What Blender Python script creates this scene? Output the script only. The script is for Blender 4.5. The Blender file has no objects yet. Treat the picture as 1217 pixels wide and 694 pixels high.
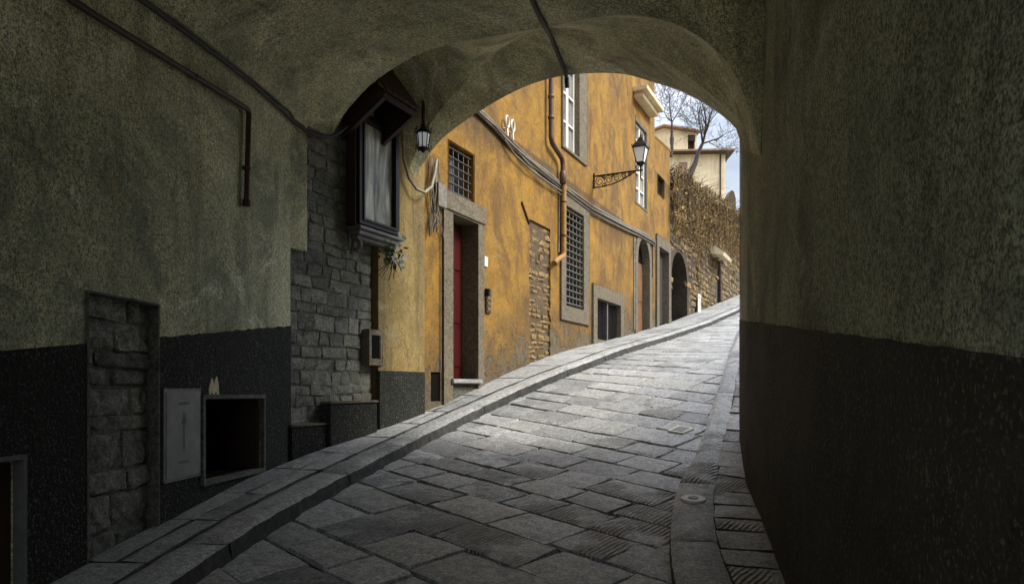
import bpy, bmesh, math, random
from mathutils import Vector, Matrix, noise
from mathutils.geometry import tessellate_polygon

random.seed(7)
sc = bpy.context.scene
col = sc.collection
V = Vector
R = math.radians

# ------------------------------------------------------------------ survey of the place (metres, eye at origin)
FPX, CU, CV = 850.0, 608.5, 460.0


def ray(u, v):
    return V(((u - CU) / FPX, 1.0, (CV - v) / FPX))


class Frame:
    """A vertical wall plane: q runs along it, o stands out of it, z is up."""
    def __init__(self, o, d):
        self.O = V((o[0], o[1], 0)); self.d = V((d[0], d[1], 0)).normalized()
        self.n = V((self.d.y, -self.d.x, 0))

    def P(self, q, o, z):
        return self.O + self.d * q + self.n * o + V((0, 0, z))

    def qz(self, u, v, o=0.0):
        r = ray(u, v)
        lam = (o + self.O.dot(self.n)) / V((r.x, r.y, 0)).dot(self.n)
        p = r * lam
        return (V((p.x, p.y, 0)) - self.O).dot(self.d), p.z

    def q(self, u, o=0.0):
        return self.qz(u, 400, o)[0]

    def rect(self, u0, u1, vt, vb, o=0.0):
        q0, zt = self.qz(u0, vt, o); _, zb = self.qz(u0, vb, o)
        return q0, self.q(u1, o), zb, zt


A0 = math.atan(84 / FPX)
D0 = V((math.sin(A0), math.cos(A0), 0)); N0 = V((math.cos(A0), -math.sin(A0), 0))
LW = Frame(N0 * -2.66, D0)                       # passage wall
qB = LW.q(345)
B = LW.P(qB, 0, 0)
DF = V((0.4357, 0.9, 0)).normalized()
FW = Frame(B, DF)                                # street front
NF = FW.n

PROF = [(-40, -5), (0, -.74), (2.64, -.25), (6.66, .51), (10.27, 1.0), (14.7, 1.66), (20, 2.6), (27.8, 3.98), (36, 5.45), (60, 9.4), (200, 16)]


def prof(q):
    for (a, za), (b, zb) in zip(PROF, PROF[1:]):
        if q <= b:
            return za + (zb - za) * (q - a) / (b - a)
    return PROF[-1][1]


def sm(a, b, x):
    t = max(0, min(1, (x - a) / (b - a))); return t * t * (3 - 2 * t)


def ground(x, y):
    p1 = -1.5 + .1218 * (x * D0.x + y * D0.y)
    q = (x - B.x) * DF.x + (y - B.y) * DF.y
    if q <= 0: return p1
    pr = (prof(q - .5) + prof(q) + prof(q + .5)) / 3
    w = sm(0, 5, q)
    return p1 * (1 - w) + pr * w


def gp(u, v, h=0.0):
    r = ray(u, v); lam = 1.0
    f = lambda l: r.z * l - ground(r.x * l, l) - h
    while f(lam) > 0 and lam < 90: lam += .1
    a, b = lam - .1, lam
    for _ in range(30):
        m = (a + b) / 2
        if f(m) > 0: a = m
        else: b = m
    return r * b


# ------------------------------------------------------------------ objects
OFF = {}


def tag(o, label=None, cat=None, group=None, kind=None):
    if label: o['label'] = label
    if cat: o['category'] = cat
    if group: o['group'] = group
    if kind: o['kind'] = kind
    return o


def thing(name, loc, label, cat, group=None):
    o = bpy.data.objects.new(name, None); col.objects.link(o)
    o.location = loc; o.empty_display_size = .2
    OFF[o.name] = V(loc)
    return tag(o, label, cat, group)


def link_mesh(name, me, mats, parent=None, origin=None, smooth=None):
    if not isinstance(mats, (list, tuple)): mats = [mats]
    for m in mats: me.materials.append(m)
    if parent is not None: off = OFF[parent.name]
    elif origin is not None: off = V(origin)
    else: off = V((0, 0, 0))
    me.transform(Matrix.Translation(-off))
    if smooth is not None:
        me.shade_smooth()
        if smooth < 179:
            me.set_sharp_from_angle(angle=R(smooth))
    o = bpy.data.objects.new(name, me); col.objects.link(o)
    if parent is not None: o.parent = parent
    else: o.location = off
    OFF[o.name] = off
    me.update()
    return o


class MB:
    """Collects shapes and links them as one mesh."""
    def __init__(self): self.bm = bmesh.new()

    def scale(self, c, k):
        for v_ in self.bm.verts: v_.co = V(c) + (v_.co - V(c)) * k
        return self

    def face(self, pts, mi=0):
        vs = [self.bm.verts.new(p) for p in pts]
        try:
            f = self.bm.faces.new(vs); f.material_index = mi
        except ValueError: pass
        return self

    def hexa(self, c, mi=0):
        """eight corners: bottom ring then top ring"""
        vs = [self.bm.verts.new(p) for p in c]
        for idx in ((3, 2, 1, 0), (4, 5, 6, 7), (0, 1, 5, 4), (1, 2, 6, 5), (2, 3, 7, 6), (3, 0, 4, 7)):
            f = self.bm.faces.new([vs[i] for i in idx]); f.material_index = mi
        return self

    def fbox(self, F, q0, q1, o0, o1, z0, z1, mi=0):
        return self.hexa([F.P(q0, o0, z0), F.P(q1, o0, z0), F.P(q1, o1, z0), F.P(q0, o1, z0),
                          F.P(q0, o0, z1), F.P(q1, o0, z1), F.P(q1, o1, z1), F.P(q0, o1, z1)], mi)

    def tube(self, pts, r, n=8, mi=0, caps=True):
        pts = [V(p) for p in pts]
        rs = r if isinstance(r, (list, tuple)) else [r] * len(pts)
        rings = []; up = V((0, 0, 1)); prev = None
        for i, p in enumerate(pts):
            t = (pts[min(i + 1, len(pts) - 1)] - pts[max(i - 1, 0)])
            if t.length < 1e-9: t = V((0, 0, 1))
            t.normalize()
            if prev is None:
                a = t.cross(up)
                if a.length < .05: a = t.cross(V((1, 0, 0)))
            else:
                a = prev - t * prev.dot(t)
                if a.length < 1e-4: a = t.cross(up)
            a.normalize(); prev = a; b = t.cross(a)
            rings.append([self.bm.verts.new(p + (a * math.cos(k * 2 * math.pi / n) + b * math.sin(k * 2 * math.pi / n)) * rs[i]) for k in range(n)])
        for ra, rb in zip(rings, rings[1:]):
            for k in range(n):
                f = self.bm.faces.new([ra[k], ra[(k + 1) % n], rb[(k + 1) % n], rb[k]]); f.material_index = mi
        if caps and n > 2:
            f = self.bm.faces.new(rings[0][::-1]); f.material_index = mi
            f = self.bm.faces.new(rings[-1]); f.material_index = mi
        return self

    def lathe(self, c, prof_, n=16, mi=0, rot=0.0):
        c = V(c); rings = []
        for r, z in prof_:
            rings.append([self.bm.verts.new(c + V((r * math.cos(rot + k * 2 * math.pi / n), r * math.sin(rot + k * 2 * math.pi / n), z))) for k in range(n)])
        for ra, rb in zip(rings, rings[1:]):
            for k in range(n):
                f = self.bm.faces.new([ra[k], ra[(k + 1) % n], rb[(k + 1) % n], rb[k]]); f.material_index = mi
        self.bm.faces.new(rings[0][::-1]).material_index = mi
        self.bm.faces.new(rings[-1]).material_index = mi
        return self

    def loft(self, rows, mi=0):
        vr = [[self.bm.verts.new(p) for p in r] for r in rows]
        for a, b in zip(vr, vr[1:]):
            for i in range(len(a) - 1):
                f = self.bm.faces.new([a[i], a[i + 1], b[i + 1], b[i]]); f.material_index = mi
        return self

    def wall(self, F, outer, holes=(), o=0.0, mi=0, back=None):
        """flat wall with openings; holes = [(polygon, depth)]"""
        polys = [[V((a, b, 0)) for a, b in outer]] + [[V((a, b, 0)) for a, b in h[0]] for h in holes]
        flat = [p for pl in polys for p in pl]
        vs = [self.bm.verts.new(F.P(p.x, o, p.y)) for p in flat]
        for t in tessellate_polygon(polys):
            try: self.bm.faces.new([vs[i] for i in t]).material_index = mi
            except ValueError: pass
        for poly, depth in holes:
            m = len(poly)
            for i in range(m):
                (a, b), (c, d) = poly[i], poly[(i + 1) % m]
                self.face([F.P(a, o, b), F.P(c, o, d), F.P(c, o - depth, d), F.P(a, o - depth, b)], mi)
        if back is not None:
            m = len(outer)
            for i in range(m):
                (a, b), (c, d) = outer[i], outer[(i + 1) % m]
                self.face([F.P(a, o, b), F.P(c, o, d), F.P(c, back, d), F.P(a, back, b)], mi)
        return self

    def ring(self, F, outer, inner, of, ob_in, ob_out, mi=0):
        self.wall(F, outer, [(inner, of - ob_in)], o=of, mi=mi)
        m = len(outer)
        for i in range(m):
            (a, b), (c, d) = outer[i], outer[(i + 1) % m]
            self.face([F.P(a, of, b), F.P(c, of, d), F.P(c, ob_out, d), F.P(a, ob_out, b)], mi)
        return self

    def build(self, name, mats, parent=None, origin=None, smooth=None, bevel=None):
        me = bpy.data.meshes.new(name)
        bmesh.ops.remove_doubles(self.bm, verts=self.bm.verts, dist=1e-5)
        if bevel:
            es = [e for e in self.bm.edges if len(e.link_faces) == 2 and e.calc_face_angle(0) > .6]
            bmesh.ops.bevel(self.bm, geom=es, offset=bevel, segments=2, affect='EDGES', clamp_overlap=True)
        bmesh.ops.recalc_face_normals(self.bm, faces=self.bm.faces)
        self.bm.to_mesh(me); self.bm.free()
        return link_mesh(name, me, mats, parent, origin, smooth)


def rc(q0, q1, z0, z1):
    return [(q0, z0), (q1, z0), (q1, z1), (q0, z1)]


class Stones:
    """Many separate worn stones in one mesh, each with its own tone."""
    def __init__(self): self.v = []; self.f = []; self.t = []

    def slab(self, f, a0, a1, b0, b1, gap=.012, edge=.012, depth=.03, res=.1, rough=.004, tilt=.004, warp=.012, groove=None, tone=None, round_=.3, ns=3.0, end=None):
        rnd = random.random
        w, h = a1 - a0, b1 - b0
        if w < .02 or h < .02: return
        edge = min(edge, w * .2, h * .2)
        nx = max(2, int(w / res)); ny = max(2, int(h / res))
        ea = edge if end is None else end[0]
        A = [gap / 2, gap / 2 + ea] + [gap / 2 + ea + (w - gap - 2 * ea) * i / nx for i in range(1, nx)] + [w - gap / 2 - ea, w - gap / 2]
        Bq = [gap / 2, gap / 2 + edge] + [gap / 2 + edge + (h - gap - 2 * edge) * i / ny for i in range(1, ny)] + [h - gap / 2 - edge, h - gap / 2]
        cs = [((rnd() - .5) * 2 * warp, (rnd() - .5) * 2 * warp) for _ in range(4)]
        tx, ty, t0 = (rnd() - .5) * 2 * tilt, (rnd() - .5) * 2 * tilt, (rnd() - .5) * 2 * tilt
        base = len(self.v); NA, NB = len(A), len(Bq)
        sx, sy = rnd() * 50, rnd() * 50
        for j, b in enumerate(Bq):
            for i, a in enumerate(A):
                s, t = a / w, b / h
                da = (cs[0][0] * (1 - s) + cs[1][0] * s) * (1 - t) + (cs[2][0] * (1 - s) + cs[3][0] * s) * t
                db = (cs[0][1] * (1 - s) + cs[1][1] * s) * (1 - t) + (cs[2][1] * (1 - s) + cs[3][1] * s) * t
                nz = noise.noise(V((a * ns + sx, b * ns + sy, 0))) + .5 * noise.noise(V((a * ns * 3 + sx, b * ns * 3 + sy, 3)))
                hh = nz * rough + t0 + tx * (s - .5) * 2 + ty * (t - .5) * 2
                e2 = min(s, 1 - s, ) * w; e3 = min(t, 1 - t) * h
                hh -= round_ * .02 * math.exp(-min(e2, e3) / .05)
                if i in (0, NA - 1) or j in (0, NB - 1):
                    hh -= depth if end is None or j in (0, NB - 1) else end[1]
                    jn = noise.noise(V((a * 9 + sx, b * 9 + sy, 7))) * edge * .6
                    da += jn if end is None else 0; db += jn
                elif i in (1, NA - 2) or j in (1, NB - 2):
                    hh -= depth * .12
                    jn = noise.noise(V((a * 9 + sx, b * 9 + sy, 9))) * edge * .7
                    da += jn if end is None else 0; db -= jn
                self.v.append(f(a0 + a + da, b0 + b + db, hh))
        tn = (tone if tone is not None else rnd(), rnd(), (1.0 if (rnd() < .3 if groove is None else rnd() < groove) else 0.0), 1.0)
        for j in range(NB - 1):
            for i in range(NA - 1):
                k = base + j * NA + i
                self.f.append((k, k + 1, k + 1 + NA, k + NA)); self.t.append(tn)

    def sheet(self, rows, tone=(.1, .5, 0, 1)):
        base = len(self.v); n = len(rows[0])
        for r in rows: self.v += r
        for j in range(len(rows) - 1):
            for i in range(n - 1):
                k = base + j * n + i
                self.f.append((k, k + 1, k + 1 + n, k + n)); self.t.append(tone)

    def build(self, name, mats, parent=None, origin=None, smooth=50):
        me = bpy.data.meshes.new(name)
        me.from_pydata([tuple(p) for p in self.v], [], self.f)
        ca = me.color_attributes.new('tone', 'FLOAT_COLOR', 'CORNER')
        data = []
        for p in me.polygons: data += list(self.t[p.index]) * p.loop_total
        ca.data.foreach_set('color', data)
        bm = bmesh.new(); bm.from_mesh(me)
        bmesh.ops.recalc_face_normals(bm, faces=bm.faces); bm.to_mesh(me); bm.free()
        return link_mesh(name, me, mats, parent, origin, smooth)


# ------------------------------------------------------------------ materials
class NT:
    def __init__(self, name):
        self.m = bpy.data.materials.new(name); self.m.use_nodes = True
        self.t = self.m.node_tree; self.n = self.t.nodes; self.l = self.t.links
        self.b = self.n['Principled BSDF']
        self.co = self.n.new('ShaderNodeTexCoord').outputs['Object']

    def set(self, node, k, v):
        if v is None: return
        s = node.inputs[k]
        if hasattr(v, 'is_linked') or isinstance(v, bpy.types.NodeSocket): self.l.new(v, s)
        else:
            if s.type == 'RGBA' and len(v) == 3: v = (*v, 1)
            s.default_value = v

    def map(self, scale=(1, 1, 1), rot=(0, 0, 0), vec=None):
        n = self.n.new('ShaderNodeMapping'); self.l.new(vec or self.co, n.inputs['Vector'])
        n.inputs['Scale'].default_value = scale; n.inputs['Rotation'].default_value = rot
        return n.outputs[0]

    def noise(self, scale, detail=6, rough=.6, vec=None, dist=0.0):
        n = self.n.new('ShaderNodeTexNoise'); self.l.new(vec or self.co, n.inputs['Vector'])
        n.inputs['Scale'].default_value = scale; n.inputs['Detail'].default_value = detail
        n.inputs['Roughness'].default_value = rough; n.inputs['Distortion'].default_value = dist
        return n.outputs['Fac']

    def voro(self, scale, vec=None, feature='F1', out='Distance', rnd=1.0):
        n = self.n.new('ShaderNodeTexVoronoi'); n.feature = feature
        self.l.new(vec or self.co, n.inputs['Vector']); n.inputs['Scale'].default_value = scale
        n.inputs['Randomness'].default_value = rnd
        return n.outputs[out]

    def wave(self, scale, vec=None, dist=2.0):
        n = self.n.new('ShaderNodeTexWave'); self.l.new(vec or self.co, n.inputs['Vector'])
        n.inputs['Scale'].default_value = scale; n.inputs['Distortion'].default_value = dist
        n.inputs['Detail'].default_value = 3
        return n.outputs['Fac']

    def ramp(self, fac, stops):
        n = self.n.new('ShaderNodeValToRGB'); self.l.new(fac, n.inputs[0])
        e = n.color_ramp.elements
        while len(e) < len(stops): e.new(.5)
        for el, (p, c) in zip(e, stops):
            el.position = p
            el.color = (c, c, c, 1) if isinstance(c, (int, float)) else (*c, 1)
        return n.outputs[0]

    def mix(self, fac, a, b, mode='MIX'):
        n = self.n.new('ShaderNodeMix'); n.data_type = 'RGBA'; n.blend_type = mode
        for k, v in ((0, fac), (6, a), (7, b)):
            s = n.inputs[k]
            if isinstance(v, bpy.types.NodeSocket): self.l.new(v, s)
            elif isinstance(v, (int, float)): s.default_value = v if k == 0 else (v, v, v, 1)
            else: s.default_value = (*v, 1)
        return n.outputs[2]

    def math(self, op, a, b=0.0, c=None, clamp=False):
        n = self.n.new('ShaderNodeMath'); n.operation = op; n.use_clamp = clamp
        for i, v in enumerate((a, b, c)):
            if v is None: continue
            if isinstance(v, bpy.types.NodeSocket): self.l.new(v, n.inputs[i])
            else: n.inputs[i].default_value = v
        return n.outputs[0]

    def dot(self, vec, k):
        n = self.n.new('ShaderNodeVectorMath'); n.operation = 'DOT_PRODUCT'
        self.l.new(vec, n.inputs[0]); n.inputs[1].default_value = k
        return n.outputs['Value']

    def attr(self, name='tone'):
        a = self.n.new('ShaderNodeAttribute'); a.attribute_name = name
        s = self.n.new('ShaderNodeSeparateColor'); self.l.new(a.outputs['Color'], s.inputs[0])
        return s.outputs

    def bump(self, h, strength=.5, dist=.01, prev=None):
        n = self.n.new('ShaderNodeBump'); self.l.new(h, n.inputs['Height'])
        n.inputs['Strength'].default_value = strength; n.inputs['Distance'].default_value = dist
        if prev: self.l.new(prev, n.inputs['Normal'])
        return n.outputs[0]

    def out(self, color, rough=.85, bump=None, **kw):
        self.set(self.b, 'Base Color', color); self.set(self.b, 'Roughness', rough)
        if bump: self.l.new(bump, self.b.inputs['Normal'])
        for k, v in kw.items(): self.set(self.b, k.replace('_', ' '), v)
        return self.m


def m_plaster(name, light, mid, dark, grit=.6, streak=.5, big=.55, rough=.92, bump=.35, warm=None, pale=None):
    """old plaster: large damp and sooty patches, pale rubbed areas, drips, a few cracks"""
    t = NT(name)
    n1 = t.noise(big, 9, .6, dist=.9)
    n2 = t.noise(2.2, 9, .68, dist=1.1)
    n3 = t.noise(46, 4, .8)
    n4 = t.noise(120, 2, .6)
    n5 = t.noise(11, 7, .75)
    st = t.noise(1.0, 7, .65, vec=t.map((2.6, 2.6, .32)), dist=.5)
    c = t.mix(t.ramp(n1, [(.42, 0), (.57, 1)]), dark, light)
    c = t.mix(t.ramp(n2, [(.44, 0), (.57, .75)]), c, mid)
    c = t.mix(t.math('MULTIPLY', t.ramp(st, [(.5, 0), (.68, 1)]), streak), c, tuple(x * .6 for x in dark))
    if pale:
        c = t.mix(t.ramp(t.noise(1.1, 9, .72, dist=1.4), [(.56, 0), (.62, .55), (.7, .8)]), c, pale)
    if warm:
        c = t.mix(t.ramp(t.noise(1.7, 9, .75, dist=1.2), [(.57, 0), (.72, .7)]), c, warm)
    c = t.mix(t.ramp(n5, [(.52, 0), (.72, .5)]), c, tuple(x * .55 for x in dark))
    g = t.mix(.5, n3, n4)
    amp = t.math('MULTIPLY', t.ramp(n2, [(.35, .55), (.65, 1)]), grit)
    c = t.mix(amp, c, t.mix(1.0, c, t.ramp(g, [(.42, .22), (.5, 1.0), (.58, 1.9)]), 'MULTIPLY'))
    wv = t.n.new('ShaderNodeVectorMath'); wv.operation = 'MULTIPLY_ADD'
    nn = t.n.new('ShaderNodeTexNoise'); t.l.new(t.co, nn.inputs['Vector']); nn.inputs['Scale'].default_value = 2.5; nn.inputs['Detail'].default_value = 6
    t.l.new(nn.outputs['Color'], wv.inputs[0]); wv.inputs[1].default_value = (.7, .7, .7); t.l.new(t.co, wv.inputs[2])
    ck = t.math('MULTIPLY', t.ramp(t.voro(.75, wv.outputs[0], 'DISTANCE_TO_EDGE'), [(.0, 1), (.012, 0)]), t.ramp(t.noise(.9, 3, .5), [(.55, 0), (.60, .45)]))
    c = t.mix(ck, c, tuple(x * .25 for x in dark))
    b = t.bump(n3, bump, .006)
    b = t.bump(n5, .7, .02, b)
    b = t.bump(n2, .45, .03, b)
    return t.out(c, rough, b)


def m_ochre(name):
    """golden limewash in worn layers; soot and drips; plaster lost near the foot of the wall"""
    t = NT(name)
    n1 = t.noise(.8, 9, .62, dist=1.0)
    n2 = t.noise(2.1, 10, .7, dist=1.2)
    n3 = t.noise(5.5, 9, .74, dist=.8)
    st = t.noise(1.0, 8, .68, vec=t.map((1.4, 1.4, .75)), dist=1.3)
    fine = t.noise(38, 6, .8)
    c = t.mix(t.ramp(n1, [(.40, 0), (.60, 1)]), (.150, .072, .005), (.268, .138, .009))
    c = t.mix(t.ramp(n2, [(.46, 0), (.54, .4), (.66, .75)]), c, (.315, .172, .016))
    c = t.mix(t.ramp(n3, [(.52, 0), (.60, .3), (.72, .6)]), c, (.115, .062, .011))
    c = t.mix(t.ramp(st, [(.46, 0), (.64, .75)]), c, (.080, .041, .008))
    c = t.mix(t.ramp(t.noise(1.3, 10, .74, dist=1.6), [(.59, 0), (.62, .45), (.7, .6)]), c, (.26, .165, .05))
    q = t.dot(t.co, tuple(DF)); sep = t.n.new('ShaderNodeSeparateXYZ'); t.l.new(t.co, sep.inputs[0])
    hgt = t.math('SUBTRACT', sep.outputs[2], t.math('MULTIPLY_ADD', q, .165, .2))
    worn = t.math('ADD', t.math('MULTIPLY', hgt, -.5), t.math('MULTIPLY_ADD', t.noise(2.6, 10, .72, dist=1.2), 2.2, -.80))
    wm = t.ramp(worn, [(.14, 0), (.18, 1)])
    grimy = t.ramp(t.math('ADD', t.math('MULTIPLY', hgt, -.28), t.math('MULTIPLY', n2, 1.3)), [(.28, 0), (.7, .8)])
    c = t.mix(grimy, c, (.062, .040, .016))
    stone = t.mix(t.noise(9, 9, .75), (.03, .024, .014), (.16, .122, .068))
    c = t.mix(wm, c, stone)
    chip = t.ramp(t.noise(1.9, 10, .76, dist=1.4), [(.66, 0), (.67, .9)])
    c = t.mix(chip, c, (.24, .18, .10))
    # soot and drips that run down from the line of the cables
    ql, zl_ = CABLE
    below = t.math('SUBTRACT', t.math('MULTIPLY_ADD', q, ql, zl_), sep.outputs[2])
    drip = t.math('ADD', t.math('MULTIPLY', below, -.75), t.math('MULTIPLY', t.noise(1.0, 7, .7, vec=t.map((2.8, 2.8, .5)), dist=.7), 1.5))
    dm = t.math('MULTIPLY', t.ramp(drip, [(.32, 0), (.75, .85)]), t.ramp(below, [(.0, 0), (.03, 1)]))
    c = t.mix(dm, c, (.060, .036, .012))
    wv = t.n.new('ShaderNodeVectorMath'); wv.operation = 'MULTIPLY_ADD'
    nn = t.n.new('ShaderNodeTexNoise'); t.l.new(t.co, nn.inputs['Vector']); nn.inputs['Scale'].default_value = 2.2; nn.inputs['Detail'].default_value = 7
    t.l.new(nn.outputs['Color'], wv.inputs[0]); wv.inputs[1].default_value = (.9, .9, .9); t.l.new(t.co, wv.inputs[2])
    ck = t.math('MULTIPLY', t.ramp(t.voro(.8, wv.outputs[0], 'DISTANCE_TO_EDGE'), [(.0, 1), (.014, 0)]), t.ramp(t.noise(.8, 3, .5), [(.54, 0), (.58, .45)]))
    c = t.mix(ck, c, (.06, .035, .012))
    c = t.mix(.7, c, t.mix(1.0, c, t.ramp(fine, [(.36, .4), (.5, 1), (.64, 1.5)]), 'MULTIPLY'))
    b = t.bump(fine, .4, .01)
    b = t.bump(n3, .6, .02, b)
    b = t.bump(n2, .55, .03, b)
    b = t.bump(t.math('SUBTRACT', 1.0, wm), .8, .025, b)
    return t.out(c, .9, b)


def m_stone(name, dark, light, grime=.5, groove=True, rough=.7, bump=.6, tint=None, gscale=9, rvar=.2):
    """worn dressed stone with its own tone per block; some blocks keep their chisel grooves"""
    t = NT(name)
    a = t.attr()
    n1 = t.noise(1.1, 8, .65); n2 = t.noise(7, 9, .7); n3 = t.noise(24, 6, .8); n4 = t.noise(75, 3, .7)
    c = t.mix(a[0], dark, light)
    c = t.mix(t.ramp(n1, [(.35, 0), (.65, .8)]), c, tuple((x + y) / 2 * .9 for x, y in zip(dark, light)))
    if tint: c = t.mix(t.ramp(a[1], [(.35, 0), (.9, .9)]), c, tint)
    c = t.mix(t.ramp(n2, [(.5, 0), (.72, grime)]), c, tuple(x * .45 for x in dark))
    g = t.mix(.5, n3, n4)
    c = t.mix(.85, c, t.mix(1.0, c, t.ramp(g, [(.38, .25), (.5, 1.0), (.60, 1.95)]), 'MULTIPLY'))
    b = t.bump(n3, bump, .012)
    b = t.bump(n2, .9, .022, b)
    if groove:
        w = t.wave(gscale, t.map((1, 1, 1), (0, 0, R(38))), 1.6)
        wv = t.math('MULTIPLY', t.math('MULTIPLY', w, a[2]), t.ramp(t.noise(2.2, 4, .6), [(.42, 0), (.55, 1)]))
        b = t.bump(wv, 1.0, .02, b)
        c = t.mix(t.math('MULTIPLY', t.math('SUBTRACT', 1.0, t.ramp(w, [(.2, 0), (.6, 1)])), t.math('MULTIPLY', t.ramp(t.noise(2.2, 4, .6), [(.42, 0), (.55, 1)]), t.math('MULTIPLY', a[2], .6))), c, tuple(x * .5 for x in dark))  # groove shading painted into the colour, darker in the hollows
    r = t.ramp(n2, [(.3, rough - rvar), (.7, rough + .15)])
    return t.out(c, r, b)


def m_stucco(name, c0=(.006, .0065, .005), c1=(.019, .0195, .015), speck=(.15, .16, .13), blot=(.04, .042, .034)):
    """black rough-cast skirting with worn pale grains"""
    t = NT(name)
    v = t.voro(42); v2 = t.voro(95); n = t.noise(1.4, 7, .65); n2 = t.noise(28, 6, .75)
    c = t.mix(t.ramp(n, [(.3, 0), (.7, 1)]), c0, c1)
    n3 = t.noise(72, 2, .6); n4 = t.noise(24, 5, .7)
    dens = t.ramp(t.noise(2.1, 6, .7), [(.35, .25), (.65, 1)])
    c = t.mix(t.math('MULTIPLY', t.ramp(n3, [(.57, 0), (.66, 1)]), dens), c, speck)
    c = t.mix(t.ramp(n4, [(.56, 0), (.72, .5)]), c, blot)
    h0 = n3
    h = t.mix(.6, v, n3)
    b = t.bump(h, .8, .014)
    return t.out(c, .85, b, Specular_IOR_Level=.2)


def m_plain(name, c, rough=.6, metal=0.0, var=.35, scale=14, bump=.2, **kw):
    t = NT(name)
    n1 = t.noise(scale, 7, .7); n2 = t.noise(scale * .2, 5, .6)
    k = t.mix(t.ramp(n1, [(.3, 0), (.7, 1)]), tuple(x * (1 - var) for x in c), tuple(min(1, x * (1 + var)) for x in c))
    k = t.mix(t.ramp(n2, [(.45, 0), (.75, .6)]), k, tuple(x * (1 - var) * .8 for x in c))
    return t.out(k, rough, t.bump(n1, bump, .004), Metallic=metal, **kw)


_q0 = FW.q(502); (_qa, _za), (_qb, _zb) = FW.qz(575, 138), FW.qz(768, 282)
_k = (_zb - _za) / (_qb - _qa)
CABLE = (_k, _za + .4 - _k * (_qa - _q0))          # cable line seen from the foot of the house: z = k q + c
M = {}
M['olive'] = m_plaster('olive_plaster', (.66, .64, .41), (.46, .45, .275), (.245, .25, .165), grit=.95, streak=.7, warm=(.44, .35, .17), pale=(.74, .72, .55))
M['olive_dark'] = m_plaster('shaded_plaster', (.46, .47, .32), (.33, .335, .22), (.18, .19, .13), grit=1.0, warm=(.36, .25, .12), pale=(.52, .52, .38))  # darker copy of the olive plaster; right wall's shade put into the colour
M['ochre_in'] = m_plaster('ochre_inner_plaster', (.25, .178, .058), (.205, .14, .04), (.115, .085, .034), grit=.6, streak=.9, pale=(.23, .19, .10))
M['ochre'] = m_ochre('ochre_limewash')
M['stucco'] = m_stucco('black_roughcast')
M['stucco_dark'] = m_stucco('brown_black_roughcast', (.022, .020, .016), (.075, .068, .055), (.22, .195, .155), (.10, .082, .06))
M['road'] = m_stone('street_flagstone', (.17, .174, .172), (.42, .425, .415), grime=.4, tint=(.31, .31, .29), rough=.50)
M['pave'] = m_stone('pavement_stone', (.22, .224, .215), (.38, .38, .365), grime=.5, tint=(.30, .30, .28), rough=.6, gscale=10)
M['rustic'] = m_stone('sooty_stone_block', (.085, .09, .075), (.25, .25, .205), grime=.7, groove=False, bump=1.0, rough=.92)
M['serena'] = m_stone('grey_sandstone', (.105, .085, .052), (.19, .155, .095), grime=.5, groove=False, rough=.8)
M['brick'] = m_stone('weathered_brick', (.11, .065, .02), (.27, .175, .06), grime=.5, groove=False, rough=.9, tint=(.20, .135, .055), bump=.9)
M['rubble'] = m_stone('rubble_stone', (.07, .048, .022), (.26, .18, .08), grime=.7, groove=False, rough=.9, tint=(.22, .14, .045), bump=1.0)
M['kerbface'] = m_plain('dark_kerb_face', (.032, .032, .027), .9, var=.95, scale=13, bump=.9)  # near-black, given to every steep face of kerbs and slabs
M['mortar'] = m_plain('old_mortar', (.085, .055, .025), .95, var=.6, scale=22, bump=.8)
M['earth'] = m_plain('dark_earth_joint', (.05, .036, .02), .95, var=.6, scale=9)
M['twig_dark'] = m_plain('dark_stem', (.06, .042, .024), .9, var=.6, scale=3)
M['bed'] = m_plain('joint_dirt', (.03, .029, .025), .95, var=.5, scale=30, bump=.6)
M['iron'] = m_plain('black_iron', (.018, .017, .016), .5, .6, var=.4)
M['bar'] = m_plain('window_bar_iron', (.085, .08, .068), .6, .2, var=.4, scale=30)
M['iron_grey'] = m_plain('grey_iron_bar', (.16, .155, .14), .55, .3, var=.4, scale=30)
M['hatch'] = m_plain('grey_painted_metal', (.22, .228, .205), .7, .0, var=.22, scale=9)
M['mark'] = m_plain('faded_mark', (.10, .105, .095), .8, var=.3)
M['rust'] = m_plain('rust_red_paint', (.045, .016, .013), .6, var=.5)
M['oxblood'] = m_plain('oxblood_wood', (.028, .008, .007), .7, var=.5)
M['reddoor'] = m_plain('red_door_paint', (.058, .004, .003), .42, var=.25, scale=5, bump=.1)
M['brownpipe'] = m_plain('brown_pipe_paint', (.075, .036, .016), .5, var=.35)
M['ochrepipe'] = m_plain('ochre_pipe_paint', (.27, .14, .025), .7, var=.35)
M['black'] = m_plain('black_cable', (.02, .019, .018), .6, var=.3)
M['palecable'] = m_plain('pale_cable', (.27, .25, .19), .7, var=.4)
M['greycable'] = m_plain('grey_cable', (.16, .14, .11), .7, var=.5)
M['white'] = m_plain('white_paint', (.74, .71, .62), .6, var=.14, scale=8)
M['wood'] = m_plain('brown_door_wood', (.17, .075, .03), .6, var=.4)
M['darkwood'] = m_plain('dark_door_wood', (.035, .03, .024), .6, var=.4)
M['cream'] = m_plaster('cream_plaster', (.80, .70, .47), (.74, .63, .40), (.62, .52, .34), grit=.3, streak=.5)
M['tile'] = m_plain('terracotta_tile', (.30, .19, .11), .9, var=.4, scale=8)
M['eave'] = m_plain('dark_eave_wood', (.06, .045, .032), .8, var=.3)
M['shutter'] = m_plain('faded_shutter', (.50, .34, .27), .8, var=.25)
M['bark'] = m_plain('bare_bark', (.065, .052, .042), .9, var=.4, scale=20, bump=.5)
M['twig'] = m_plain('dry_twig', (.22, .14, .045), .9, var=.85, scale=3.0)
M['twig2'] = m_plain('dry_leaf', (.20, .125, .035), .9, var=.85, scale=5.0)
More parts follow.
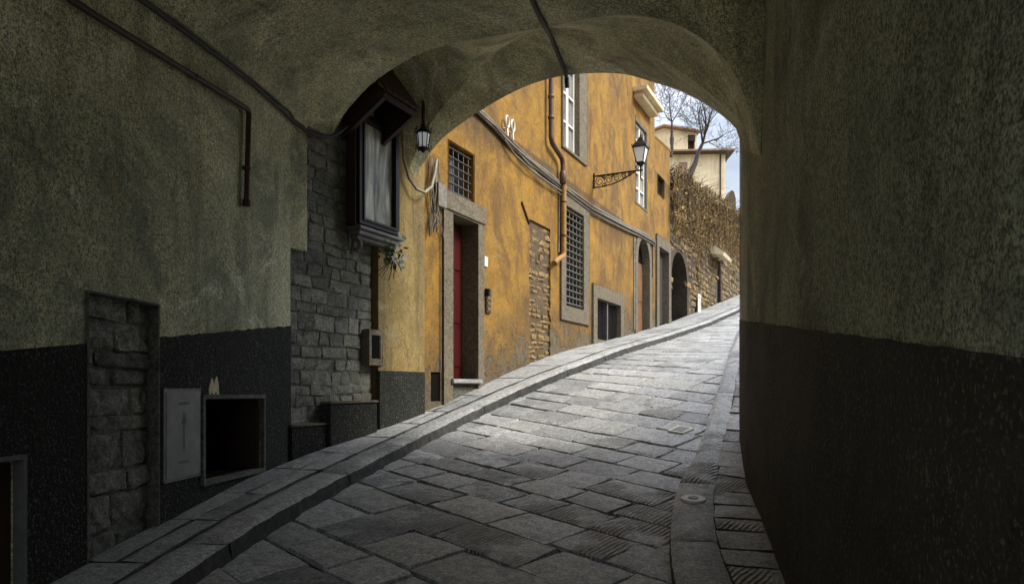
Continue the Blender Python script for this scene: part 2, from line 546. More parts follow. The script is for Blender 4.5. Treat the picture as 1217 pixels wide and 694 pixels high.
M['oldleaf'] = m_plain('olive_old_leaf', (.085, .085, .03), .8, var=.5)
M['leaf'] = m_plain('green_leaf', (.09, .17, .06), .5, var=.4)
M['petal'] = m_plain('white_petal', (.5, .5, .42), .6, var=.15)
M['soil'] = m_plain('hill_soil', (.16, .12, .06), .95, var=.5, scale=3)
M['void'] = m_plain('painted_dark_interior', (.006, .006, .005), 1.0, var=.3, Specular_IOR_Level=.05)  # near-black colour standing for the shade inside openings


def m_glass_dark():
    t = NT('window_pane'); n = t.noise(1.2, 3, .5)
    return t.out(t.mix(n, (.010, .011, .012), (.04, .042, .044)), .14, t.bump(n, .06, .02), Specular_IOR_Level=.8)


def m_lantern_glass():
    t = NT('frosted_lamp_glass')
    n = t.noise(9, 4, .6)
    m = t.out(t.mix(n, (.72, .73, .72), (.92, .92, .9)), .25, None, Transmission_Weight=.12, IOR=1.3)
    return m


def m_painting():
    """dim veiled picture behind old glass: pale vertical folds on grey green"""
    t = NT('old_painting')
    f = t.noise(1.0, 5, .6, vec=t.map((3.4, 3.4, .9), (R(20), R(-14), 0)), dist=1.9)
    g = t.noise(2.3, 6, .6, dist=.8)
    c = t.mix(t.ramp(f, [(.38, 0), (.5, .45), (.62, 1)]), (.07, .07, .052), (.66, .68, .56))
    c = t.mix(t.ramp(g, [(.45, 0), (.65, .7)]), c, (.17, .165, .12))
    return t.out(c, .3, None, Specular_IOR_Level=.3)


M['glass'] = m_glass_dark(); M['glass_pale'] = m_plain('painted_sky_pane', (.26, .26, .245), .15, var=.3, scale=3, bump=0.02)  # pale pane colour stands in for reflected sky
M['lglass'] = m_lantern_glass(); M['paint'] = m_painting()
M['glow'] = m_plain('glowing_lamp_glass', (.8, .8, .78), .3, var=.1, Emission_Color=(.9, .93, 1, 1), Emission_Strength=.05)  # weak emission added to whiten the hanging lantern's glass

# ------------------------------------------------------------------ street surfaces
LK_px = [(239, 694), (279, 659), (345, 615), (420, 577), (459, 552), (534, 511), (606, 477), (706, 437), (787, 407), (855, 382), (880, 371)]
LK = [gp(u, v) for u, v in LK_px]
LK = [LK[0] - D0 * k for k in (14, 10, 6, 3, 1.2)] + LK
e = (LK[-1] - LK[-2]); e.z = 0; e.normalize()
LK += [LK[-1] + DF * k for k in (4, 10, 20)]
for p in LK: p.z = 0
WP = [LW.P(-14, 0, 0), B.copy(), FW.P(60, 0, 0)]
WP[0].z = WP[1].z = WP[2].z = 0


class Poly:
    def __init__(self, pts):
        self.p = [V((p[0], p[1], 0)) for p in pts]; self.s = [0]
        for a, b in zip(self.p, self.p[1:]): self.s.append(self.s[-1] + (b - a).length)
        self.L = self.s[-1]

    def at(self, s):
        for i in range(len(self.p) - 1):
            if s <= self.s[i + 1] or i == len(self.p) - 2:
                return self.p[i].lerp(self.p[i + 1], (s - self.s[i]) / (self.s[i + 1] - self.s[i]))

    def smooth(self, s, w=.6):
        return (self.at(max(0, s - w)) + self.at(s) + self.at(min(self.L, s + w))) / 3

    def nearest(self, x):
        best = None
        for a, b in zip(self.p, self.p[1:]):
            d = b - a; t = max(0, min(1, (x - a).dot(d) / d.length_squared)); c = a + d * t
            if best is None or (c - x).length < (best - x).length: best = c
        return best


KP = Poly(LK); WLP = Poly(WP)
KH = .115


def smooth_tab(fn, L, n=260, w=5):
    tab = [fn(L * i / n) for i in range(n + 1)]
    for _ in range(2):
        tab = [sum((tab[max(0, min(n, i + k))] for k in range(-w, w + 1)), V((0, 0, 0))) / (2 * w + 1) if w <= i <= n - w else tab[i] for i in range(n + 1)]

    def at(s):
        x = max(0, min(.9999, s / L)) * n; i = int(x)
        return tab[i].lerp(tab[i + 1], x - i)
    return at


k_at = smooth_tab(lambda s: KP.at(s), KP.L, w=3)
w_at = smooth_tab(lambda s: WLP.nearest(KP.at(s)), KP.L, w=6)


def on(p, h): return V((p.x, p.y, ground(p.x, p.y) + h))


def pav(a, b, h):
    k = k_at(a); w = w_at(a)
    d = (w - k); L = d.length; d = d / L
    return on(k + d * min(b, L + .05), KH + h)


st = Stones(); a = 0.0
while a < KP.L - 1:                               # kerb stones
    L = random.uniform(.9, 1.7)
    st.slab(pav, a, min(a + L, KP.L), -.005, .325, end=(.008, .02), gap=.008, edge=.026, depth=.16, res=.06, rough=.005, tilt=.0012, warp=.004, groove=.15, round_=.3)
    a += L
a = 0.0
while a < KP.L - 1:                               # slabs between kerb and wall
    L = random.uniform(.5, 1.3)
    wd = (w_at(a + L / 2) - k_at(a + L / 2)).length + .05
    cut = .30 + (wd - .30) * random.choice([1, .45, 1, 1, .62])
    st.slab(pav, a, a + L, .287, cut, gap=.006, edge=.006, depth=.012, res=.08, rough=.005, tilt=.001, warp=.012, groove=.35, round_=.1, ns=4)
    if cut < wd - .05:
        st.slab(pav, a, a + L, cut, wd, gap=.006, edge=.006, depth=.012, res=.08, rough=.005, tilt=.001, warp=.012, groove=.35, round_=.1, ns=4)
    a += L
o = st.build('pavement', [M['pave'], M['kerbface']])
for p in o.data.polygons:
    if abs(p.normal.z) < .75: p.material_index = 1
tag(o, 'raised grey stone pavement with kerb climbing beside the ochre house', 'pavement', kind='structure')

# right-hand pavement: kerb, joint and wall lines
RH = .085
T = [((880, 388), (885, 388)), ((869, 414), (882, 414)), ((857, 448), (876, 448)), ((844, 484), (869, 484)), ((830, 525), (859, 525)),
     ((823, 545), (855, 545)), ((812, 558), (853, 560)), ((802, 575), (850, 578)), ((796, 600), (848, 600)), ((793, 640), (851, 640)), ((799, 694), (874, 694))]
RK = [gp(*k, RH) for k, j in T]; RJ = [gp(*j, RH) for k, j in T]
WR = [gp(936, 694, RH), gp(905, 612, RH), gp(888, 573, RH)]
for p in WR: p.z = 0
q_far = V((2.15, 6.74, 0))
dirw = (WR[0] - WR[2]).normalized()
W_near = WR[0] + dirw * 2.4
right_line = [W_near - D0 * 14, W_near, WR[0], WR[1], WR[2]]
RWl = Poly([p for p in right_line[::-1]] if False else right_line)
RWW = []
for k, (kp, jp) in enumerate(zip(RK, RJ)):
    if k < 6:
        RWW.append(V((jp.x, jp.y, 0)) + NF * .9)
    else:
        RWW.append(RWl.nearest(V((jp.x, jp.y, 0))) + NF * .03)
for L_ in (RK, RJ, RWW):
    e0 = L_[0].copy()
    L_.insert(0, e0 + DF * 8); L_.insert(0, e0 + DF * 30)
    e1 = L_[-1].copy()
    for d_ in (1, 3, 8, 14): L_.append(e1 - D0 * d_)
RKP, RJP, RWP = Poly(RK), Poly(RJ), Poly(RWW)
cum = RKP.s


def tri(Pl, s):
    for i in range(len(cum) - 1):
        if s <= cum[i + 1] or i == len(cum) - 2:
            return Pl.p[i].lerp(Pl.p[i + 1], (s - cum[i]) / (cum[i + 1] - cum[i]))


def smt(Pl):
    return smooth_tab(lambda s: tri(Pl, s), RKP.L, n=500, w=2)


rk_at, rj_at, rw_at = smt(RKP), smt(RJP), smt(RWP)


def rkerb(a, b, h):
    p = rk_at(a).lerp(rj_at(a), b); return on(p, RH + h)


def rpav(a, b, h):
    p = rj_at(a).lerp(rw_at(a), b); return on(p, RH + h - .004)


st = Stones(); a = 0.0
def uslab(f, a0, a1, b0, b1, wid, **kw):         # b in 0..1 across a strip about `wid` wide
    st.slab(lambda x, y, h: f(x, y / wid, h), a0, a1, b0 * wid, b1 * wid, **kw)
while a < RKP.L - .5:
    L = random.uniform(1.0, 1.7)
    uslab(rkerb, a, a + L, 0, 1.04, .34, end=(.008, .02), gap=.012, edge=.012, depth=.13, res=.07, rough=.004, tilt=.0015, warp=.004, groove=.2, round_=.35)
    a += L
a = 0.0
while a < RKP.L - .5:
    L = random.uniform(.22, .5)
    uslab(rpav, a, a + L, -.03, 1, .40, gap=.014, edge=.008, depth=.02, res=.06, rough=.006, tilt=.004, warp=.008, groove=.6, round_=.15)
    a += L
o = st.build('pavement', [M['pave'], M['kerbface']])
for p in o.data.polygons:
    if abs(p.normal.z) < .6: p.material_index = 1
tag(o, 'narrow curved pavement strip under the dark passage wall', 'pavement', kind='structure')

# carriageway: flagstones laid on the diagonal
E1 = V((.69, -.72, 0)).normalized(); E2 = V((.72, .69, 0)).normalized()
ORG = V((0, 4.5, 0))


def rd(a, b, h):
    p = ORG + E1 * a + E2 * b; return on(p, h)


def inside(p):
    kq = KP.nearest(p); rq = RKP.nearest(p)
    return (p - kq).dot(N0) > -.75 and (p - rq).dot(N0) < .75


st = Stones(); b = -20.0
rows = 0
while b < 34:
    w = random.uniform(.31, .47)
    a = -30 + random.random()
    while a < 20:
        L = random.uniform(.42, .82)
        c = ORG + E1 * (a + L / 2) + E2 * (b + w / 2)
        if -6 < c.y < 40 and inside(c):
            far = c.y > 13
            st.slab(rd, a, a + L, b, b + w, gap=.012, edge=.008, depth=.03, res=.2 if far else .05, rough=.006, tilt=.004, warp=.022, groove=.32, round_=.15, ns=6)
        a += L
    b += w
bedrows = []
for i in range(190):
    y = -14 + i * .33
    cl = V((0, y, 0)) if y < 5 else V(((y - 5) * .46, y, 0))
    bedrows.append([on(cl + V((x, 0, 0)), -.03) for x in [-8 + k_ * .5 for k_ in range(33)]])
nface = len(st.f)
st.sheet(bedrows)
o = st.build('road', [M['road'], M['bed']])
for p in o.data.polygons:
    if p.index >= nface: p.material_index = 1
tag(o, 'sloping street of large worn flagstones laid diagonally', 'road', kind='structure')

# wide ground sheet below everything
bm_ = MB(); rows = []
for i in range(41):
    y = -160 + i * 12
    rows.append([V((x, y, ground(x * .2, max(-20, min(y, 120))) - 1.2 - .004 * abs(x))) for x in [-400 + j * 20 for j in range(41)]])
o = bm_.loft(rows).build('ground', M['soil']); tag(o, 'brown earth beneath the street', 'ground', kind='structure')

# ------------------------------------------------------------------ passage building
SB = -2.4                                          # unseen rear end, cut short behind the eye to let fill light in
q447, q502 = FW.q(447), FW.q(502)
pb = thing('passage_building', B + V((0, 0, -.7)), 'vaulted passage with olive plaster walls and black skirting under which the street runs', 'passage')

# passage wall on the left with its openings
bd = LW.rect(103, 187, 346.5, 640); bd = (bd[0], bd[1], -1.6, bd[3])
co_ = LW.rect(240, 310, 474, 572)
cd = LW.rect(-70, 25, 545, 760); cd = (LW.q(-70), LW.q(25), LW.qz(25, 700)[1] - .5, LW.qz(25, 545)[1])
ZT = 3.6
mb = MB()
cz0 = LW.qz(310, 556)[1]
coP = [(co_[0], co_[2]), (co_[1], cz0 + .0), (co_[1], co_[3] - .01), (co_[0], co_[3])]
mb.wall(LW, rc(SB, qB, -3.5, ZT), [(rc(*bd), .085), (coP, .4), (rc(*cd), .09)])
zn = FW.qz(350, 295)[1]
mb.wall(FW, rc(0.0, FW.q(365), zn, 2.62), [], o=0.0, back=-.07)          # plaster returns past the corner above the notch
o = mb.build('wall', M['olive'], pb)

da, dz_a = LW.qz(0, 417); db_, dz_b = LW.qz(345, 387)
zd = lambda q: dz_a + (dz_b - dz_a) * (q - da) / (db_ - da)
mb = MB()
mb.wall(LW, [(SB, -3.5), (bd[0] - .001, -3.5), (bd[0] - .001, zd(bd[0])), (SB, zd(SB))], [(rc(cd[0] - .002, cd[1] + .002, cd[2], cd[3] + .002), .006)], o=.007, back=0)
# right of the doorway, edge worn
top = [(bd[1] + (qB - bd[1]) * i / 30, zd(bd[1] + (qB - bd[1]) * i / 30) + random.uniform(-.006, .006)) for i in range(31)]
mb.wall(LW, [(bd[1] + .001, -3.5), (qB, -3.5)] + top[::-1], [([(co_[0] - .03, co_[2] - .02), (co_[1] + .03, cz0 - .02), (co_[1] + .03, co_[3] + .02), (co_[0] - .03, co_[3] + .03)], .006)], o=.007, back=0)
mb.build('dado', M['stucco'], pb)

# blocked-up doorway
LWr = lambda q, z, h: LW.P(q, -.055 + h, z)
dw = MB()
dw.ring(LW, [(bd[0] - .008, bd[2]), (bd[1] + .008, bd[2]), (bd[1] + .008, bd[3] + .008), (bd[0] - .008, bd[3] + .008)],
        [(bd[0], bd[2] - .1), (bd[1], bd[2] - .1), (bd[1], bd[3]), (bd[0], bd[3])][0:0] or rc(bd[0] + .004, bd[1] - .004, bd[2] + .02, bd[3] - .004), .012, -.072, 0)
frame_o = dw.build('doorway_frame', M['rustic'], pb)
st = Stones(); z = bd[2]
while z < bd[3]:
    h = min(random.choice([.10, .13, .17, .22, .28]), bd[3] - z + .05); q = bd[0]
    while q < bd[1] - .02:
        w = random.uniform(.14, .48)
        if bd[1] - q - w < .15: w = bd[1] - q
        st.slab(LWr, q, min(q + w, bd[1]), z, z + h, gap=.008, edge=.010, depth=.022, res=.02, rough=.020, tilt=.010, warp=.018, round_=.12, ns=13)
        q += w
    z += h
st.sheet([[LW.P(bd[0] - .1, -.074, bd[2] - .1), LW.P(bd[1] + .1, -.074, bd[2] - .1)], [LW.P(bd[0] - .1, -.074, bd[3] + .1), LW.P(bd[1] + .1, -.074, bd[3] + .1)]])
o = st.build('stone_infill', M['rustic'], frame_o, smooth=40)
tag(o, 'rough stone blocks filling the old doorway')

# utility hatch
ha = LW.rect(194, 234, 465, 571)
mb = MB(); mb.fbox(LW, ha[0], ha[1], .0, .022, ha[2], ha[3]); o = mb.build('utility_hatch', M['hatch'], pb, bevel=.004)
tag(o, 'pale grey metal utility hatch set in the black skirting')
mb = MB(); mb.ring(LW, rc(ha[0] - .018, ha[1] + .018, ha[2] - .018, ha[3] + .018), rc(ha[0] + .001, ha[1] - .001, ha[2] + .001, ha[3] - .001), .018, .0, 0)
mb.build('frame', M['iron_grey'], o)
mb = MB()
cq = (ha[0] + ha[1]) / 2; cz = (ha[2] + ha[3]) / 2; hw = ha[1] - ha[0]; hh = ha[3] - ha[2]
mb.face([LW.P(cq - .008, .0235, cz - .10), LW.P(cq + .008, .0235, cz - .10), LW.P(cq + .008, .0235, cz + .1), LW.P(cq - .008, .0235, cz + .1)])
mb.face([LW.P(cq - .035, .0235, cz + .06), LW.P(cq, .0235, cz + .15), LW.P(cq + .035, .0235, cz + .06), LW.P(cq, .0235, cz + .08)])
for s in (-1, 1):
    for k in range(5):
        x0 = cq - .06 + k * .026
        mb.face([LW.P(x0, .0235, cz + s * hh * .34), LW.P(x0 + .016, .0235, cz + s * hh * .34), LW.P(x0 + .016, .0235, cz + s * hh * .34 + .02), LW.P(x0, .0235, cz + s * hh * .34 + .02)])
mb.build('mark', M['mark'], o)

# cellar opening
mb = MB()
P_ = [(co_[0] - .03, co_[2] - .03), (co_[1] + .028, cz0 - .03), (co_[1] + .028, co_[3] + .02), (co_[0] - .03, co_[3] + .03)]
mb.ring(LW, P_, coP, .03, -.1, 0)
frm = mb.build('cellar_opening', M['rustic'], pb, bevel=.006)
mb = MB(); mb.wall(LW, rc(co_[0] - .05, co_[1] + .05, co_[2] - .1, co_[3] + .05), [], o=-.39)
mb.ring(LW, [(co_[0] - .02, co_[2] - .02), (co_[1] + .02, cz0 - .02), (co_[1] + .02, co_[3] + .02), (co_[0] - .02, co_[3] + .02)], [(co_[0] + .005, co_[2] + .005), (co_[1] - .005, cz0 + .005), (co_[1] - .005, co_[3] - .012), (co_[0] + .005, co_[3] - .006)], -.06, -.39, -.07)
mb.build('back_panel', M['void'], frm)  # black lining paints the shade deep in the opening
mb = MB(); mb.fbox(LW, co_[1] - .035, co_[1] + .0, -.36, -.02, cz0, co_[3] - .01); mb.build('shutter', M['oxblood'], frm)
tag(frm, 'open dark cellar hatch with a rough stone rim')
# torn plaster patch above it
pq, pz = LW.qz(253, 462)
mb = MB()
pts = [(-.085, -.06), (-.09, .0), (-.05, .075), (-.03, .085), (-.005, .03), (.03, .09), (.05, .10), (.075, .03), (.085, -.04), (.06, -.07), (.03, -.02), (0, -.05), (-.04, -.03)]
mb.wall(LW, [(pq + a_ * .8, pz + b_ * .9) for a_, b_ in pts], [], o=.012, back=.005); mb.build('plaster_patch', M['cream'], pb)

# small shutter at the very left
mb = MB(); mb.wall(LW, rc(cd[0] - .05, cd[1] + .02, cd[2] - .1, cd[3] + .02), [], o=-.085)
for k in range(6):
    qk = cd[0] + (cd[1] - cd[0]) * k / 6
    mb.fbox(LW, qk + .004, qk + (cd[1] - cd[0]) / 6 - .004, -.085, -.05, cd[2], cd[3] - .02)
o = mb.build('cellar_shutter', M['rust'], pb); tag(o, 'dark red boarded cellar shutter at knee height')
mb = MB(); mb.ring(LW, rc(cd[0] - .03, cd[1] + .02, cd[2] - .03, cd[3] + .02), rc(cd[0] + .002, cd[1] - .002, cd[2], cd[3] - .002), .016, -.04, 0); mb.build('frame', M['mark'], o)

# rusticated stone pier past the corner
FWs = lambda q, z, h: FW.P(q, -.05 + h, z)
st = Stones(); z = -1.6
while z < 2.75:
    h = random.choice([.10, .12, .14, .17]); q = -.02
    while q < q447 - .01:
        w = random.uniform(.12, .34)
        if q447 - q - w < .14: w = q447 - q
        st.slab(FWs, q, min(q447, q + w), z, z + h, gap=.005, edge=.007, depth=.016, res=.03, rough=.014, tilt=.006, warp=.016, round_=.1, ns=9)
        q += w
    z += h
st.sheet([[FW.P(-.1, -.063, -1.6), FW.P(q447, -.063, -1.6)], [FW.P(-.1, -.063, 3.6), FW.P(q447, -.063, 3.6)]])
o = st.build('stone_pier', M['rustic'], pb, smooth=40)

# stepped black footing
for (u0, u1, vt, oo) in ((346, 392, 508, .05), (392, 449, 480, .09)):
    q0, zt = FW.qz(u0, vt, oo); q1 = FW.q(u1, oo)
    mb = MB(); mb.fbox(FW, q0, q1 - .003, -.05, oo, -1.8, zt); o = mb.build('footing', M['stucco'], pb, bevel=.012)
    mb = MB(); mb.fbox(FW, q0, q1 + .008, -.04, oo + .012, zt, zt + .025); mb.build('ledge', M['serena'], o, bevel=.008)

# inner ochre wall between pier and house
mb = MB()
nq = FW.rect(437, 453, 393, 434, .03)
n0, n1, nz0, nz1 = FW.q(437, .03), FW.q(453, .03), FW.qz(445, 434, .03)[1], FW.qz(445, 392, .03)[1]
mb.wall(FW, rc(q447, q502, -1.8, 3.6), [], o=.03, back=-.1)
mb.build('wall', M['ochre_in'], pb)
zt = FW.qz(474, 441, .05)[1]
mb = MB(); mb.fbox(FW, q447 - .0, q502 - .006, -.02, .045, -1.8, zt); mb.build('dado', M['stucco'], pb, bevel=.008)
mb = MB(); mb.ring(FW, rc(n0, n1, nz0, nz1), rc(n0 + .05, n1 - .04, nz0 + .07, nz1 - .06), .048, .032, -.05)
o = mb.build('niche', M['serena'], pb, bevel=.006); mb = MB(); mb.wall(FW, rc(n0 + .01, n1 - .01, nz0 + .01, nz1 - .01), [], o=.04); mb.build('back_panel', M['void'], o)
tag(o, 'small stone framed niche beside the dark stone blocks')

# right wall and its black skirting
def offset_line(pts, o_):
    out = []
    for i, p in enumerate(pts):
        d = (pts[min(i + 1, len(pts) - 1)] - pts[max(i - 1, 0)]).normalized()
        out.append(p + V((-d.y, d.x, 0)) * o_)
    return out


front_dir = V((NF.x, NF.y, 0))
q_out = q_far + front_dir * 4.5
RL = [W_near - D0 * 3.8, right_line[1], right_line[2], right_line[3], right_line[4], q_far]
fine = []
for a_, b_ in zip(RL, RL[1:]):
    for k in range(30): fine.append(a_.lerp(b_, k / 30))
fine.append(RL[-1])
mb = MB(); mb.loft([[V((p.x, p.y, -3.5 + j * .7)) for p in fine] for j in range(12)])
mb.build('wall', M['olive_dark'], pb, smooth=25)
d1 = gp  # dado line on the right wall
def rw_z(u, v):                                     # height where a sight line meets the right wall
    r = ray(u, v); best = None
    for a_, b_ in zip(RL, RL[1:]):
        d = b_ - a_; nn = V((-d.y, d.x, 0)); den = V((r.x, r.y, 0)).dot(nn)
        if abs(den) < 1e-9: continue
        lam = a_.dot(nn) / den; p = r * lam; t_ = (V((p.x, p.y, 0)) - a_).dot(d) / d.length_squared
        if lam > 0 and -.01 <= t_ <= 1.01 and (best is None or lam < best[0]): best = (lam, p)
    return best[1]
pA, pB2 = rw_z(1217, 425), rw_z(905, 384)
sl = (pB2.z - pA.z) / (pB2.y - pA.y)
rzd = lambda y: pA.z + (y - pA.y) * sl + .006 * noise.noise(V((y * 6, 0, 0))) + (.004) * noise.noise(V((y * 23, 0, 0)))
off = offset_line(fine, .008)
mb = MB(); mb.loft([[V((p.x, p.y, -3.5)) for p in off], [V((p.x, p.y, -1)) for p in off], [V((p.x, p.y, rzd(p.y))) for p in off], [V((q.x, q.y, rzd(q.y))) for q in fine]])
mb.build('dado', M['stucco_dark'], pb, smooth=25)

# vault and arch: three arches in space, surfaces stretched between them
def arc(px, PL, PR, n=44):
    f = Frame((PL.x, PL.y), (PR - PL)[:2]); out = []
    for u, v in px:
        q, z = f.qz(u, v); out.append(f.P(q, 0, z))
    # smooth resample by arc length
    for _ in range(1):
        dense = []
        for i in range(len(out) - 1):
            p0, p1, p2, p3 = out[max(0, i - 1)], out[i], out[i + 1], out[min(len(out) - 1, i + 2)]
            for k in range(8):
                t_ = k / 8
                dense.append(.5 * ((2 * p1) + (p2 - p0) * t_ + (2 * p0 - 5 * p1 + 4 * p2 - p3) * t_ * t_ + (3 * p1 - p0 - 3 * p2 + p3) * t_ ** 3))
        dense.append(out[-1])
    s = [0]
    for a_, b_ in zip(dense, dense[1:]): s.append(s[-1] + (b_ - a_).length)
    res = []; j = 0
    for k in range(n + 1):
        x = s[-1] * k / n
        while j < len(s) - 2 and s[j + 1] < x: j += 1
        res.append(dense[j].lerp(dense[j + 1], (x - s[j]) / max(1e-9, s[j + 1] - s[j])))
    return res


aPL, aPR = FW.P(.585, .0, 0), WR[1] + V((0, 0, 0))
A_near = arc([(394, 164), (409, 136), (425, 117), (444, 98), (478, 75), (502, 63), (540, 52), (583, 44), (642, 34), (690, 24), (735, 18), (770, 20), (800, 28), (825, 40), (850, 58), (868, 80), (881, 105), (893, 140), (904, 185)], aPL, aPR)
nPL, nPR = FW.P(FW.q(485), 0, 0), WR[2]
A_mid = arc([(484, 225), (486, 207), (490, 191), (506, 157), (527, 126), (560, 92), (583, 69), (612, 48), (642, 35), (673, 34), (721, 43), (773, 64), (825, 97), (862, 128), (880, 152), (887, 180)], nPL, nPR)
fPL, fPR = FW.P(FW.q(494, .03), .03, 0), q_far
A_far = arc([(489, 228), (491, 216), (507, 188), (530, 161), (577, 128), (620, 105), (652, 94), (680, 89), (714, 87), (745, 89), (773, 97), (812, 110), (846, 129), (868, 146), (877, 158), (880, 178)], fPL, fPR)
NP = len(A_near)
mid_rows = []
for f_ in (0, .2, .4, .6, .8, 1):
    row = []
    for i in range(NP):
        w = i / (NP - 1)
        g = .95 * (1 - sm(.0, .42, w)) + .12 * sm(.5, .9, w) * (1 - sm(.9, 1, w))
        row.append(A_near[i].lerp(A_mid[i], f_) + V((0, 0, 4 * f_ * (1 - f_) * g)))
    mid_rows.append(row)
# barrel of the passage, station by station towards and behind the eye
L0, R0 = A_near[0], A_near[-1]
shape = []
for p in A_near:
    h0 = V((R0.x - L0.x, R0.y - L0.y, 0)); w = V((p.x - L0.x, p.y - L0.y, 0)).dot(h0) / h0.length_squared
    shape.append((w, p.z - (L0.z + (R0.z - L0.z) * w)))
ia = max(range(NP), key=lambda i_: A_near[i_].z if A_near[i_].x > .4 else -9)
wa, za_ = shape[ia][0], A_near[ia].z
barrel = []
for s_, yR in ((-2.4, -2.4), (-1.2, -1.2), (0, 0), (1.5, 1.2), (3, 2.3), (4.2, 3.2), (5.3, 3.9), (qB, 4.35)):
    lp = LW.P(s_, -.01, 2.47 + .07 * (s_ - qB))
    # point of the right wall at that depth
    best = None
    for a_, b_ in zip(RL, RL[1:]):
        if a_.y <= yR <= b_.y: best = a_.lerp(b_, (yR - a_.y) / (b_.y - a_.y))
    rp = V((best.x + .01, best.y, 0)); row = []
    for (w, h_), p in zip(shape, A_near):
        b_ = lp.lerp(rp, w); b_.z = (p.z if w < wa else za_ + .02 * (w - wa)) + (lp.z - L0.z) * (1 - w)
        row.append(b_)
    barrel.append(row)
barrel.append(A_near)
mb = MB(); mb.loft(barrel); mb.build('vault', M['olive'], pb, smooth=40)
mb = MB(); mb.loft(mid_rows); mb.build('vault', M['olive'], pb, smooth=40)
mb = MB(); mb.loft([A_mid, [a_.lerp(b_, .5) for a_, b_ in zip(A_mid, A_far)], A_far]); mb.build('arch', M['olive'], pb, smooth=40)
# street front over the arch
topz = 5.6
mb = MB()
lowrow = [V((A_far[0].x, A_far[0].y, A_far[0].z))] + A_far[1:]
mb.loft([A_far, [V((p.x, p.y, topz)) for p in A_far]])
ff = Frame((q_far.x, q_far.y), front_dir[:2])
mb.face([ff.P(0, 0, -3), ff.P(4.5, 0, -3), ff.P(4.5, 0, topz), ff.P(0, 0, topz)])
mb.build('front_wall', M['ochre'], pb)
mb = MB()
c4 = [LW.P(SB, -1, 0), FW.P(q502, -.3, 0), q_out, W_near - D0 * 3.8 + N0 * 5]
mb.hexa([V((p.x, p.y, topz)) for p in c4] + [V((p.x, p.y, topz + .3)) for p in c4]); mb.build('roof', M['tile'], pb)

# pier edge facing the street keeps a strip of ochre paint
mb = MB()
e0 = q_far + (WR[2] - q_far).normalized() * .12
mb.loft([[V((p.x, p.y, z_)) + V((-.006, 0, 0)) for p in (e0, q_far)] for z_ in (-2, A_far[-1].z + .2)])
mb.build('quoin', M['ochre'], pb)

# ------------------------------------------------------------------ ochre house
zb = -2.0
q778, q797 = FW.q(778), FW.q(796.5)
hs = thing('ochre_house', FW.P(q502, 0, -.4), 'tall stained ochre house with red door, barred windows and brown drainpipe', 'house')
OH = {}
gw = FW.rect(533, 563, 167, 229)
dr = FW.rect(536, 566, 254, 450)
tw = FW.rect(670, 692, 247, 365); tw = (FW.q(671), FW.q(692), FW.qz(692, 369)[1], FW.qz(692, 257)[1])
bw = (FW.q(708), FW.q(736), FW.qz(708, 403)[1], FW.qz(708, 354)[1])
ad0, ad1 = FW.q(757), FW.q(771); adz = FW.qz(762, 398)[1] - .1; adt = FW.qz(764, 310)[1]
uw = (FW.q(668), FW.q(687), FW.qz(668, 172)[1], FW.qz(668, 172)[1] + 2.05)
u2 = (FW.q(755), FW.q(768), FW.qz(755, 239)[1], FW.qz(756, 144)[1])
vt_ = (FW.q(512), FW.q(523.5), FW.qz(518, 474)[1] - .03, FW.qz(518, 442)[1])
ar = (ad1 - ad0) / 2
arch_poly = [(ad0, adz), (ad1, adz)] + [((ad0 + ad1) / 2 + ar * math.cos(math.pi * k / 12), adt + ar * math.sin(math.pi * k / 12)) for k in range(13)]
b0, b1 = FW.q(629), FW.q(654); bz1 = FW.qz(641, 266)[1]; bz0 = FW.qz(641, 440)[1]
rr = random.Random(3)
oute = [(b0 + rr.uniform(-.02, .02) + .03 * noise.noise(V((k * .4, 0, 0))), bz0 + (bz1 - bz0) * k / 40) for k in range(41)]
oute2 = [(b1 + rr.uniform(-.02, .02) + .03 * noise.noise(V((k * .4, 9, 0))), bz1 - (bz1 - bz0) * k / 40) for k in range(41)]
patch = oute + oute2
mb = MB()
mb.wall(FW, rc(q502, q778, zb, 9.6), [(patch, .05), (rc(*gw), .16), (rc(*dr), .24), (rc(*tw), .2), (rc(*bw), .16), (arch_poly, .17), (rc(*uw), .12), (rc(*u2), .14), (rc(*vt_), .03)])
mb.face([FW.P(q778, 0, zb), FW.P(q778, -7, zb), FW.P(q778, -7, 9.6), FW.P(q778, 0, 9.6)])
mb.face([FW.P(q502, 0, zb), FW.P(q502, -7, zb), FW.P(q502, -7, 9.6), FW.P(q502, 0, 9.6)])
mb.build('wall', M['ochre'], hs)
mb = MB(); mb.hexa([FW.P(q502, .6, 9.5), FW.P(q778 + .4, .6, 9.5), FW.P(q778 + .4, -7, 9.5), FW.P(q502, -7, 9.5), FW.P(q502, .6, 9.65), FW.P(q778 + .4, .6, 9.65), FW.P(q778 + .4, -7, 11.5), FW.P(q502, -7, 11.5)])
mb.build('roof', M['tile'], hs)


def stone_ring(parent, name, r, l, rgt, t_, b_, of=.03, back=-.2, mat='serena'):
    """surround of separate stones round a rectangular opening"""
    st = Stones()
    q0, q1, z0, z1 = r
    f = lambda q, z, h: FW.P(q, of + h, z)
    mb = MB(); mb.ring(FW, rc(q0 - l, q1 + rgt, z0 - b_, z1 + t_), rc(q0 + .003, q1 - .003, z0 + .003, z1 - .003), of, back, 0)
    return mb.build(name, M[mat], parent, bevel=.006)


def grille(parent, r, nv, nh, o_=-.04, rad=.010, mat='bar'):
    q0, q1, z0, z1 = r; mb = MB()
    for i in range(nv):
        q = q0 + (q1 - q0) * (i + .5) / nv
        mb.tube([FW.P(q, o_, z0), FW.P(q, o_, z1)], rad, 6)
    for j in range(nh):
        z = z0 + (z1 - z0) * (j + .5) / nh
        mb.tube([FW.P(q0, o_ + rad, z), FW.P(q1, o_ + rad, z)], rad * 1.15, 6)
    return mb.build('grille', M[mat], parent, smooth=60)


